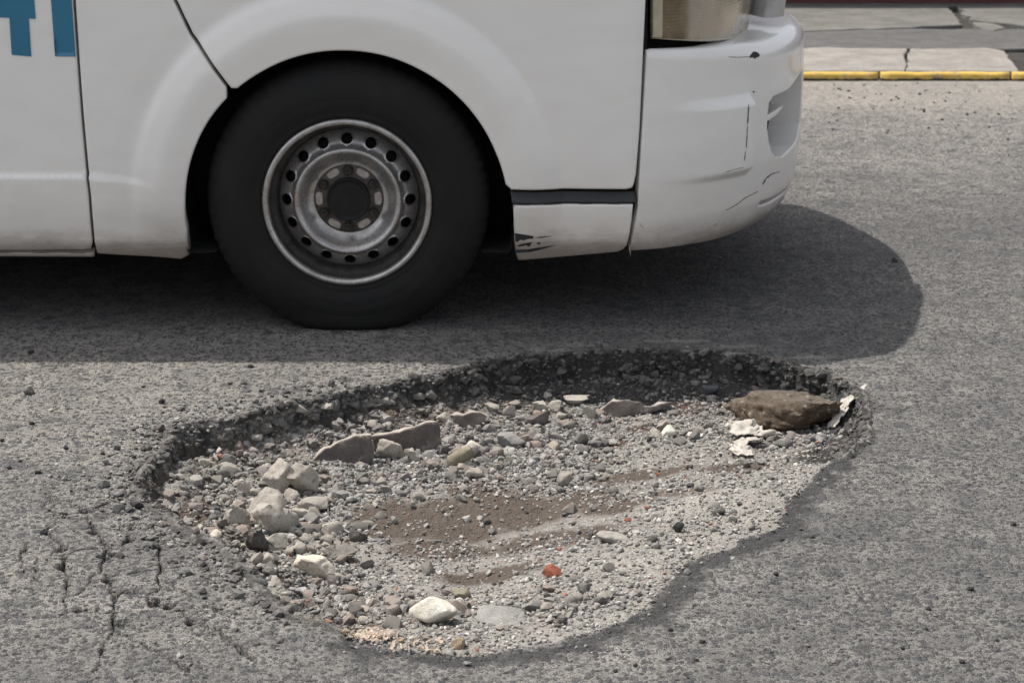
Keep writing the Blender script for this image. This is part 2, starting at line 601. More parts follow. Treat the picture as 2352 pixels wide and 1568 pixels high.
def build_ground():
    X, Y = XX, YY
    near = (X > -1.6) & (X < 1.7) & (Y > -2.3) & (Y < 0.6)
    Xn, Yn = X[near], Y[near]
    d = seg_dist(Xn, Yn, RP)
    ins = inside(Xn, Yn, RP)
    s = np.where(ins, d, -d)
    jag = 0.015 * fbm(Xn * 11, Yn * 11, 4) + 0.005 * fbm(Xn * 70, Yn * 70, 2)
    # parameters from the nearest rim points
    w = np.zeros((4, Xn.size))
    ws = np.zeros(Xn.size)
    for i in range(len(RP)):
        k = 1.0 / (((Xn - RP[i, 0]) ** 2 + (Yn - RP[i, 1]) ** 2) + 0.0006) ** 1.6
        w += RPAR[i][:, None] * k
        ws += k
    d1, d2, d3, wd = w / ws
    frontness = sstep(0.03, 0.012, d1)
    s = s + jag * (1 - 0.3 * frontness)
    dep = np.zeros(Xn.size)
    k0, k1, k2, k3, k4 = wd, 0.12, 0.30, 0.55, 0.85
    t = np.clip(s, 0, 1)
    d4, d5 = 0.105, 0.118
    d4 = np.maximum(d3 + 0.01, d4)
    dep = np.where(t < k0, d1 * sstep(0, 1, t / k0), dep)
    f = (t - k0) / (k1 - k0)
    dep = np.where((t >= k0) & (t < k1), d1 + (d2 - d1) * f, dep)
    f = (t - k1) / (k2 - k1)
    dep = np.where((t >= k1) & (t < k2), d2 + (d3 - d2) * f, dep)
    f = (t - k2) / (k3 - k2)
    dep = np.where((t >= k2) & (t < k3), d3 + (d4 - d3) * f, dep)
    f = np.clip((t - k3) / (k4 - k3), 0, 1)
    dep = np.where(t >= k3, d4 + (d5 - d4) * f, dep)
    z = -dep
    inn = sstep(0.0, 0.03, s)
    lump = 0.006 * fbm(Xn * 9, Yn * 9, 4) + 0.0035 * fbm(Xn * 42, Yn * 42, 3)
    wallz = inn * sstep(0.20, 0.03, s) * sstep(0.02, 0.05, d1)
    z += inn * lump * (1 - 0.4 * frontness)
    z += wallz * (0.016 * fbm(Xn * 17, Yn * 17, 5, gain=0.66))
    # slumped shoulder just outside the rim
    out = np.clip(-s, 0, 1)
    z -= (s < 0) * 0.010 * np.exp(-out / 0.022) * sstep(0.02, 0.05, d1)
    z -= (s < 0) * 0.006 * np.exp(-out / 0.10) + (s >= 0) * 0.006 * np.exp(-np.abs(s) / 0.02) + 0.008 * frontness * np.exp(-np.abs(s) / 0.035)
    # asphalt texture
    z += 0.0012 * fbm(Xn * 95, Yn * 95, 2) + 0.002 * fbm(Xn * 6, Yn * 6, 3)
    crk = np.zeros(Xn.size)
    cz = (Xn < -0.15) & (Yn < -0.9)
    xc, yc = Xn[cz], Yn[cz]
    cj = 0.007 * fbm(xc * 35, yc * 35, 3)
    cjy = 0.007 * fbm(xc * 35 + 50, yc * 35, 3)
    acc = np.zeros(xc.size)
    for P, wdt in CRACKP:
        dd = seg_dist(xc + cj, yc + cjy, P, closed=False)
        wv = wdt * (0.40 + 0.85 * np.clip(fbm(xc * 22 + 3, yc * 22, 2) + 0.25, -0.5, 1.2))
        acc = np.maximum(acc, sstep(1.0, 0.45, dd / np.maximum(wv, 1e-4)))
    for (cx, cy), r in CHIPP:
        rr = np.sqrt((xc - cx) ** 2 + ((yc - cy) * 0.9) ** 2) * (1 + 0.45 * fbm(xc * 60 + cx * 9, yc * 60, 2))
        acc = np.maximum(acc, 0.85 * sstep(r * 1.05, r * 0.6, rr))
    crk[cz] = acc
    crk *= (s < 0.0)
    z -= crk * 0.020
    Z = np.zeros(X.shape)
    Z[near] = z
    Z += 0.004 * fbm(X * 0.9, Y * 0.9, 2) * (np.abs(X) < 6) * (Y < 3.5) * (Y > -5) * 0.5
    at = {k: np.zeros(X.shape) for k in ('black', 'dust', 'mud', 'dirt', 'wear_shade')}
    S = np.full(X.shape, -9.0)
    S[near] = s
    nb = fbm(Xn * 18, Yn * 18, 3)
    # fresh bitumen along the broken edge and on the wall under it
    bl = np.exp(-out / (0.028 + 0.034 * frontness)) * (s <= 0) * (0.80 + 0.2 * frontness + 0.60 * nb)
    right = sstep(-0.35, 0.15, Xn)
    LANE_SHADE = (0.75 * sstep(-0.16, 0.15, Y) + 0.5 * sstep(0.15, 0.5, Y) * sstep(1.6, 1.2, Y)) * sstep(2.2, 1.5, Y)  # shade under and beside the van, put into the road colour
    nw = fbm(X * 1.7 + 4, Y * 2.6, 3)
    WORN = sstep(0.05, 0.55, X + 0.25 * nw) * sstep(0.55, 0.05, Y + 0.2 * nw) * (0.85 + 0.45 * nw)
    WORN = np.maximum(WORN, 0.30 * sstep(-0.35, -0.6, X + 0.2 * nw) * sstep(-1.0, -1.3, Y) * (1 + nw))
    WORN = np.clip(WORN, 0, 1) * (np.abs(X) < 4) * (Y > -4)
    at['wear_shade'] = np.maximum(0.8 * LANE_SHADE, WORN)
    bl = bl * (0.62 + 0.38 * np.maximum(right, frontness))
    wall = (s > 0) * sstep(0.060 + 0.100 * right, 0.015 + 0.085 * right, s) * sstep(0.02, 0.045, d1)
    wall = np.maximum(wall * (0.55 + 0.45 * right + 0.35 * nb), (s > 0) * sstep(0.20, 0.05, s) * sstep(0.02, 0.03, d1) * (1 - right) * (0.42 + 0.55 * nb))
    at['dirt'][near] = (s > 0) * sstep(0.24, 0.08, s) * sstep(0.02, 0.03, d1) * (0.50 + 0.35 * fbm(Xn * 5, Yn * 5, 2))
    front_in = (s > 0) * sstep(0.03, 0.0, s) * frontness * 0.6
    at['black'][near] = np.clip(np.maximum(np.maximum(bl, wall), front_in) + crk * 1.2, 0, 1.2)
    at['dust'][near] = 0
    return Z, S, at, wallz, frontness, near


Z, S, AT, WALLZ, FRONT, NEAR = build_ground()


def hgt(x, y):
    x = np.atleast_1d(np.asarray(x, float))
    y = np.atleast_1d(np.asarray(y, float))
    i = np.clip(np.searchsorted(GX, x) - 1, 0, len(GX) - 2)
    j = np.clip(np.searchsorted(GY, y) - 1, 0, len(GY) - 2)
    u = (x - GX[i]) / (GX[i + 1] - GX[i])
    v = (y - GY[j]) / (GY[j + 1] - GY[j])
    return (Z[j, i] * (1 - u) * (1 - v) + Z[j, i + 1] * u * (1 - v) + Z[j + 1, i] * (1 - u) * v + Z[j + 1, i + 1] * u * v)


def sval(x, y):
    i = np.clip(np.searchsorted(GX, x) - 1, 0, len(GX) - 1)
    j = np.clip(np.searchsorted(GY, y) - 1, 0, len(GY) - 1)
    return S[j, i]


def cast(x, y):
    d = ray(x, y)
    t0 = (0.03 - CAM[2]) / d[2]
    t1 = (-0.22 - CAM[2]) / d[2]
    ts = np.linspace(t0, t1, 500)
    P = CAM + ts[:, None] * d
    below = P[:, 2] < hgt(P[:, 0], P[:, 1])
    k = int(np.argmax(below)) if below.any() else len(ts) - 1
    return P[k]


def blob(name, pts, amp=1.0):
    """soft patch: list of (px, py, rx px, ry px)"""
    for x, y, rx, ry in pts:
        c = cast(x, y)
        k = px_per_m(c)
        ax = rx / k
        d = ray(x, y)
        sn = -d[2] / np.linalg.norm(d)
        ay = ry / k / sn
        a = amp * np.exp(-(((XX - c[0]) / ax) ** 2 + ((YY - c[1]) / ay) ** 2) * 1.1)
        AT[name] = np.maximum(AT[name], a)


blob('dirt', [(900, 1195, 120, 60), (1040, 1200, 140, 64), (1190, 1180, 130, 56), (1270, 1240, 180, 34), (1010, 1262, 130, 26), (1340, 1150, 90, 30), (1100, 1130, 90, 20), (1130, 1325, 130, 20),
              (455, 1175, 60, 40), (420, 1120, 40, 40), (1480, 1090, 150, 20), (1700, 1075, 100, 17), (1100, 1330, 110, 18), (1420, 1160, 110, 18), (1560, 1130, 90, 12), (1650, 935, 100, 20),
              (1010, 930, 90, 22), (760, 985, 90, 18), (1560, 930, 50, 20)])
blob('mud', [(1415, 1015, 36, 16), (1480, 985, 50, 12), (1545, 955, 50, 12), (1585, 938, 35, 10), (1420, 915, 60, 14), (1450, 900, 60, 10)], 1.0)
blob('dust', [(1600, 1150, 200, 70), (1450, 1290, 160, 60), (1700, 1190, 130, 50), (1150, 1470, 240, 22), (880, 1470, 80, 14), (1330, 1420, 120, 20)], 0.75)
# pale scrapes along the far rim, dusty road by the gutter
for x, y, rx, ry, a in ((1270, 806, 60, 6, .8), (1330, 790, 80, 5, .7), (1560, 783, 160, 4, 1.0), (1700, 795, 130, 4, .9), (1850, 820, 90, 6, 1.0),
                        (1960, 840, 90, 6, .9), (950, 850, 130, 14, .7), (1050, 832, 90, 8, .8), (2100, 870, 200, 10, .5), (2150, 900, 180, 5, .6)):
    blob('dust', [(x, y, rx, ry)], a)
AT['dust'] = np.maximum(AT['dust'], 0.95 * sstep(2.3, 3.4, YY + 0.25 * fbm(XX * 2, YY * 2, 2)) * (YY < 4))
AT['dust'] = np.maximum(AT['dust'], 0.55 * sstep(-1.15, -0.5, YY) * sstep(0.3, -0.5, XX) * (YY < 0.6))


def ground_objects():
    ny, nx = XX.shape
    V = np.stack([XX.ravel(), YY.ravel(), Z.ravel()], 1)
    idx = np.arange(nx * ny).reshape(ny, nx)
    F = np.stack([idx[:-1, :-1], idx[:-1, 1:], idx[1:, 1:], idx[1:, :-1]], -1).reshape(-1, 4)
    sc = S.ravel()[F].mean(1)
    fr = np.zeros(XX.shape)
    fr[NEAR] = FRONT
    frc = fr.ravel()[F].mean(1)
    isbed = sc > np.where(frc > 0.5, 0.012, 0.020)
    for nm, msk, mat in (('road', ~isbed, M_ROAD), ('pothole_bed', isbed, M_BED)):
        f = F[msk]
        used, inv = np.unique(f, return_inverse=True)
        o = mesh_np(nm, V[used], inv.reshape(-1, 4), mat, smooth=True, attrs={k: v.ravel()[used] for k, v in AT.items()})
        tag(o, kind='structure')
    bpy.data.objects['road']['label'] = 'grey worn asphalt road with cracks beside the pothole'
    bpy.data.objects['pothole_bed']['label'] = 'dirt and grit floor of the pothole in the road'


ground_objects()

# ------------------------------------------------------------------ pavement and kerb
M_SLAB = stone_mat('pale_paving', (0.20, 0.186, 0.168), (0.285, 0.268, 0.245), (0.175, 0.162, 0.145), scale=7, bump=0.004, grain=0.3)
M_SLAB2 = stone_mat('grey_paving', (0.120, 0.117, 0.108), (0.175, 0.170, 0.158), (0.10, 0.096, 0.09), scale=6, bump=0.004, grain=0.3)
M_PAVE = stone_mat('dark_pavement', (0.085, 0.083, 0.081), (0.12, 0.118, 0.114), (0.07, 0.068, 0.066), scale=9, bump=0.004, grain=0.3)
M_JOINT = stone_mat('joint_dirt', (0.035, 0.033, 0.03), (0.06, 0.056, 0.05), scale=12)


def yellow_mat():
    m = Mat('worn_yellow_paint')
    p = m.obj()
    n = m.noise(p, 22, 6, 0.75)
    col = m.mix(m.ramp(n, 0.3, 0.7), (0.47, 0.30, 0.055), (0.58, 0.39, 0.085))
    col = m.mix(m.ramp(m.noise(p, 30, 6, 0.8), 0.52, 0.62, 0, 0.85), col, (0.26, 0.225, 0.17))
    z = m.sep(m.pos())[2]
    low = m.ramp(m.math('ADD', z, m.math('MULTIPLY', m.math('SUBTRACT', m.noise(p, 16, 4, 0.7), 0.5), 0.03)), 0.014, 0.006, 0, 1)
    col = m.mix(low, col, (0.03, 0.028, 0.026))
    m.set(Base_Color=col, Roughness=0.8)
    m.bump(n, 0.5, 0.004)
    return m.m


M_YEL = yellow_mat()
KH = 0.041


def slab(name, pts, zt, zb, mat, parent, jit=0.006, bev=0.006):
    """paving piece: outline in metres, ragged edge, bevelled"""
    P = []
    n = len(pts)
    for i in range(n):
        a, b = np.array(pts[i], float), np.array(pts[(i + 1) % n], float)
        k = max(1, int(np.linalg.norm(b - a) / 0.07))
        for j in range(k):
            q = a + (b - a) * j / k
            P.append(q + (0 if j == 0 else 1) * rng.normal(0, jit, 2))
    bm = bmesh.new()
    vs = [bm.verts.new((q[0], q[1], zt + rng.normal(0, 0.001))) for q in P]
    f = bm.faces.new(vs)
    if f.normal.z < 0:
        f.normal_flip()
    r = bmesh.ops.extrude_face_region(bm, geom=[f])
    for v in [g for g in r['geom'] if isinstance(g, bmesh.types.BMVert)]:
        v.co.z = zb
    top = [e for e in bm.edges if all(v.co.z > zb + 0.01 for v in e.verts)]
    bmesh.ops.bevel(bm, geom=top, offset=bev, segments=2, affect='EDGES', profile=0.5)
    return from_bm(name, bm, mat, parent, smooth=False)


def pavement():
    root = empty('pavement', (0, 3.87, 0))
    tag(root, 'cracked stone pavement behind the yellow kerb', kind='structure')
    root.location = (0, 0, 0)
    bm = bmesh.new()
    box_bm(bm, (-14, 3.91, -0.05), (14, 6.40, KH - 0.024))
    from_bm('joint_bed', bm, M_JOINT, root)
    Y0 = on_z(2000, 186, 0)[1]
    z = KH
    # yellow kerb stones
    xs = [-6.2, -5.55, -4.8, -4.1, -3.4, -2.7, -2.02, -1.35, -0.7, -0.05, 0.35, 1.02]
    xs += [on_z(2020, 186)[0], on_z(2322, 186)[0], 2.95, 3.6, 4.3, 4.95, 5.6, 6.3]
    for a, b in zip(xs[:-1], xs[1:]):
        bm = bmesh.new()
        n = 14
        # a worn block: front face wavers
        prof = []
        for i in range(n + 1):
            x = a + 0.007 + (b - a - 0.014) * i / n
            prof.append((x, Y0 + 0.006 * perlin(x * 7, a) + 0.004 * perlin(x * 23, a), z - 0.004 + 0.004 * perlin(x * 9, 4.0)))
        rows = []
        for x, y, t in prof:
            rows.append([bm.verts.new(c) for c in ((x, y, -0.05), (x, y - 0.003, t - 0.012), (x, y + 0.004, t - 0.003), (x, y + 0.012, t), (x, Y0 + 0.026, t))])
        for i in range(n):
            for j in range(4):
                bm.faces.new((rows[i][j], rows[i + 1][j], rows[i + 1][j + 1], rows[i][j + 1]))
        bm.faces.new(rows[0])
        bm.faces.new(rows[-1][::-1])
        from_bm('kerb_stone', bm, M_YEL, root, smooth=True)
    P = lambda x, y: tuple(on_z(x, y, z)[:2])
    yb = on_z(2000, 110, z)[1]
    yf = Y0 + 0.031
    c4 = lambda x, y: P((1900 + x / 3.136) / 1.0884, (y / 3.136) / 1.0884)
    # pale slabs
    a1, a2 = c4(1130, 548), c4(1188, 395)
    b1, b2 = c4(2030, 556), c4(1840, 372)
    pale = [[(0.62, yf), (a1[0] - .004, yf), (a2[0] - .01, yb - .02), (a2[0] - .45, yb + .01), (a2[0] - .7, yb - .09), (0.62, yb - .10)],
            [(a1[0] + .006, yf), (b1[0], yf), (b2[0] + .02, yb - .1), (b2[0] - .05, yb), (a2[0] + .006, yb - .02)],
            [(b1[0] + .10, yf), (b1[0] + .95, yf), (b1[0] + .95, yb), (b2[0] + .20, yb), (b2[0] + .16, yb - .1)]]
    for q in pale:
        slab('paving_slab', q, z, -0.03, M_SLAB, root)
    x = 0.60
    for k in range(9):
        w = 0.62 + 0.2 * rng.random()
        slab('paving_slab', [(x - w, yf), (x, yf), (x, yb), (x - w, yb)], z, -0.03, M_SLAB, root)
        x -= w + 0.015
    x = b1[0] + .97
    for k in range(5):
        w = 0.62 + 0.2 * rng.random()
        slab('paving_slab', [(x, yf), (x + w, yf), (x + w, yb), (x, yb)], z, -0.03, M_SLAB, root)
        x += w + 0.015
    # dark asphalt strip, then grey slabs broken by a crack
    ys = yb + 0.006
    ye = c4(350, 245)[1]
    ye2 = c4(1600, 195)[1]
    for k in range(7):
        a = -7 + 2.0 * k
        slab('asphalt_strip', [(a, ys), (a + 1.993, ys), (a + 1.993, ye + .12 * (k > 3)), (a, ye + .12 * (k > 3))], z - 0.005, -0.03, M_PAVE, root)
    yw = 6.30
    g = [[c4(-200, 252), c4(350, 246), c4(1000, 222), c4(1590, 192), c4(1465, 48), c4(900, 50), c4(-200, 50)],
         [c4(1660, 158), c4(1800, 172), c4(2070, 200), c4(2600, 225), c4(2450, 45), c4(1545, 48)],
         [c4(1665, 176), c4(1780, 180), c4(1930, 218), c4(1830, 238), c4(1720, 215)],
         [c4(1960, 228), c4(2650, 240), c4(2620, 232), c4(2080, 208)]]
    for q in g[:3]:
        slab('paving_slab', q, z, -0.03, M_SLAB2, root, jit=0.012)
    ysb = c4(900, 48)[1] + 0.02
    for k in range(5):
        a = -6 + 1.2 * k
        slab('paving_slab', [(a, ye + .02), (a + 1.185, ye + .02), (a + 1.185, ysb - .03), (a, ysb - .03)], z, -0.03, M_SLAB2, root)
    slab('paving_strip', [(-7, ysb), (7, ysb), (7, yw + .05), (-7, yw + .05)], z - 0.006, -0.03, M_PAVE, root)
    # wall at the back of the pavement
    w = empty('building_wall', (0, on_z(2000, 3, z)[1], z))
    tag(w, 'dark red painted wall at the back of the pavement', 'wall')
    m_red = simple('dark_red_paint', (0.105, 0.030, 0.034), 0.6, var=0.25, scale=9)
    m_cap = simple('wall_cap', (0.25, 0.235, 0.22), 0.85, scale=14)
    bm = bmesh.new()
    box_bm(bm, (-12, 0, -0.08), (12, 0.2, 1.42), 0.006)
    from_bm('wall_face', bm, m_red, w)
    bm = bmesh.new()
    box_bm(bm, (-12, -0.03, 1.423), (12, 0.23, 1.48), 0.008)
    from_bm('coping', bm, m_cap, w)


pavement()

# ------------------------------------------------------------------ van
def paint():
    m = Mat('white_paint')
    p = m.pos()
    z = m.sep(p)[2]
    n = m.noise(m.vmul(p, (1.2, 1, 3.0)), 6, 5, 0.6)
    n2 = m.noise(m.vmul(p, (18, 18, 60)), 3, 4, 0.6)
    col = m.mix(m.ramp(n, 0.3, 0.7), (0.835, 0.812, 0.78), (0.862, 0.842, 0.812))
    # road grime thrown up along the lower edge, streaked
    g = m.math('ADD', z, m.math('MULTIPLY', m.math('SUBTRACT', n2, 0.5), 0.035))
    g = m.math('ADD', g, m.math('MULTIPLY', m.math('SUBTRACT', n, 0.5), 0.10))
    film = m.ramp(g, 0.50, 0.20, 0, 0.34)
    col = m.mix(film, col, (0.42, 0.35, 0.29))
    grime = m.ramp(g, 0.275, 0.190, 0, 0.72)
    col = m.mix(grime, col, (0.20, 0.15, 0.115))
    sp = m.vor(p, 42)
    spk = m.math('MULTIPLY', m.ramp(m.red(sp.outputs['Color'])[0], 0.90, 0.91), m.ramp(sp.outputs['Distance'], 0.14, 0.06))
    spk = m.math('MULTIPLY', spk, m.ramp(z, 0.34, 0.22))
    col = m.mix(spk, col, (0.07, 0.055, 0.045))
    m.set(Base_Color=col, Roughness=m.ramp(n, 0.2, 0.8, 0.30, 0.42), Coat_Weight=0.7, Coat_Roughness=0.06)
    m.bump(m.noise(p, 2.5, 2), 0.05, 0.01)
    return m.m


M_PAINT = paint()
M_SHELL = simple('black_inner_shell', (0.006, 0.006, 0.006), 0.9)
M_UNDER = simple('underbody', (0.010, 0.0095, 0.009), 0.9, scale=12)
M_RUBBER = simple('black_rubber_trim', (0.022, 0.023, 0.025), 0.38, var=0.2)
M_GLASSD = simple('dark_glass', (0.02, 0.022, 0.024), 0.05, coat=0.5)
M_BLUE = simple('blue_vinyl', (0.020, 0.165, 0.285), 0.33, var=0.08, scale=6, coat=0.2)
M_SCR = simple('bare_dark_plastic', (0.022, 0.024, 0.026), 0.7)
M_SCR2 = simple('brown_scuff', (0.16, 0.12, 0.10), 0.8)

VW = 1.66                                   # body width
NOSE = np.array([(0.30, 0.0), (0.38, 0.018), (0.46, 0.055), (0.54, 0.115), (0.61, 0.19), (0.68, 0.29), (0.74, 0.41), (0.785, 0.54), (0.813, 0.68), (0.822, 0.83)])


def dense(P, n=200):
    P = np.asarray(P)
    out = []
    Q = np.vstack([2 * P[0] - P[1], P, 2 * P[-1] - P[-2]])
    for i in range(1, len(Q) - 2):
        p0, p1, p2, p3 = Q[i - 1:i + 3]
        for t in np.linspace(0, 1, 20, endpoint=False):
            out.append(0.5 * (2 * p1 + (p2 - p0) * t + (2 * p0 - 5 * p1 + 4 * p2 - p3) * t * t + (3 * p1 - p0 - 3 * p2 + p3) * t ** 3))
    out.append(P[-1])
    return np.array(out)


ND = dense(NOSE)
NS = np.concatenate([[0], np.cumsum(np.linalg.norm(np.diff(ND, axis=0), axis=1))]) + 0.30
UEND = NS[-1]
NT = np.gradient(ND, axis=0)
NT /= np.linalg.norm(NT, axis=1)[:, None]


def plan(u):
    u = np.asarray(u, float)
    x = np.where(u <= 0.30, u, np.interp(u, NS, ND[:, 0]))
    y = np.where(u <= 0.30, 0.0, np.interp(u, NS, ND[:, 1]))
    tx = np.where(u <= 0.30, 1.0, np.interp(u, NS, NT[:, 0]))
    ty = np.where(u <= 0.30, 0.0, np.interp(u, NS, NT[:, 1]))
    # outward normal (towards -y on the side)
    return x, y, ty, -tx


HUB = on_y(797, 467, 0.0)
HX, HZ = HUB[0], HUB[2]
TYRE_R = 0.3465


def off_side(u, v):
    o = np.interp(v, [0.15, 0.20, 0.23, 0.30, 0.60, 0.90, 1.06, 1.2, 2.0], [-.05, -.022, -.006, 0, 0.004, 0.004, -0.004, -.02, -.15])
    r = np.hypot(u - HX, (v - HZ) * 1.0)
    fl = np.where(r < 0.46, 0.023 - 0.008 * sstep(0.46, 0.375, r), 0.023 - 0.013 * sstep(0.46, 0.525, r) - 0.012 * sstep(0.508, 0.542, r) + 0.003 * sstep(0.540, 0.60, r))
    fl = fl * sstep(0.21, 0.34, v)
    fl = np.where(u > HX, fl * (1 - 0.25 * sstep(HX, HX + 0.5, u)), fl)
    o = o + fl
    vc = 0.402 - 0.22 * np.clip(u + 1.05, 0, 1) ** 1.25 * 0.9
    st = 0.011 * sstep(vc + 0.003, vc - 0.006, v) * sstep(-0.86, -1.02, u)
    o = o + st
    return o


def S_side(u, v):
    x, y, nx, ny = plan(u)
    o = off_side(u, v)
    return np.stack([x + nx * o, y + ny * o, v + 0 * x], -1)


BT = 0.665                                  # bumper face ends, shelf begins


def shelf_w(u):
    return np.interp(u, [0.28, 0.45, 0.65, 0.85, 1.1, UEND], [0.004, 0.022, 0.06, 0.10, 0.13, 0.14])


def S_bump(u, t):
    x, y, nx, ny = plan(u)
    w = shelf_w(u)
    Rr = np.minimum(0.012 + 0.35 * w, 0.042)
    top = np.interp(u, [0.28, 0.5, 0.8, UEND], [0.712, 0.703, 0.694, 0.690])
    tv = t * (top / 0.70)                   # keep t = 0.70 at the top edge
    ztop = top
    # face
    vf = np.minimum(t, 0.70 - Rr)
    a = np.clip((t - (0.70 - Rr)) / (Rr * 1.57), 0, 1) * math.pi / 2
    flat = np.maximum(t - (0.70 - Rr) - Rr * 1.57, 0)
    z = vf * 1.0 + Rr * np.sin(a) + (ztop - 0.70) * sstep(0.45, 0.68, t) + 0.06 * flat
    inward = Rr * (1 - np.cos(a)) + flat
    o = np.interp(t, [0.15, 0.19, 0.22, 0.28, 0.38, 0.55, 0.62, 0.72], [-.075, -.050, -.026, -.006, 0.003, 0.004, 0.001, -0.001])
    o = o * np.interp(u, [0.28, 0.5], [0.55, 1.0])
    # pressed-in dent with a lit ledge above and a sharp end
    ur = U_DENT
    dent = sstep(ur - 0.30, ur - 0.02, u) * sstep(ur + 0.006, ur - 0.006, u)
    dent = dent * sstep(V_DENT1, V_DENT1 - 0.030, t) * sstep(V_DENT0 - 0.012, V_DENT0 + 0.014, t)
    o = o + 0.021 * dent
    o = o - inward
    return np.stack([x + nx * o, y + ny * o, z], -1)


U_DENT, V_DENT0, V_DENT1 = 9.0, 0.3, 0.5


def inv(Sf, x, y, g=None):
    """surface parameters seen at a picture point"""
    if g is None:
        p = on_y(x, y, 0.0)
        u, v = p[0], p[2]
        if u > 0.30:
            best = None
            for uu in np.linspace(0.30, UEND, 120):
                P = Sf(np.array([uu]), np.array([v * 0.95]))[0]
                # row where the column matches
                e = abs(project(P)[0] - x)
                if best is None or e < best[0] - 0.5:
                    best = (e, uu)
            u = best[1]
    else:
        u, v = g
    for _ in range(12):
        f = lambda a, b: project(Sf(np.array([a]), np.array([b]))[0])
        p0 = f(u, v)
        e = np.array([x, y]) - p0
        J = np.stack([(f(u + 1e-4, v) - p0) / 1e-4, (f(u, v + 1e-4) - p0) / 1e-4], 1)
        try:
            du = np.linalg.solve(J, e)
        except Exception:
            break
        du = np.clip(du, -0.06, 0.06)
        u, v = u + du[0], v + du[1]
        u = min(u, UEND)
    return np.array([u, v])


_p = inv(S_bump, 1720, 310)
U_DENT_ = _p[0]
V0_ = inv(S_bump, 1690, 398)[1]
V1_ = inv(S_bump, 1690, 218)[1]
U_DENT, V_DENT0, V_DENT1 = U_DENT_, V0_, V1_


def resample(P, step, closed=True):
    P = np.asarray(P, float)
    out = []
    n = len(P)
    for i in range(n if closed else n - 1):
        a, b = P[i], P[(i + 1) % n]
        k = max(1, int(round(np.linalg.norm(b - a) / step)))
        for j in range(k):
            out.append(a + (b - a) * j / k)
    if not closed:
        out.append(P[-1])
    return np.array(out)


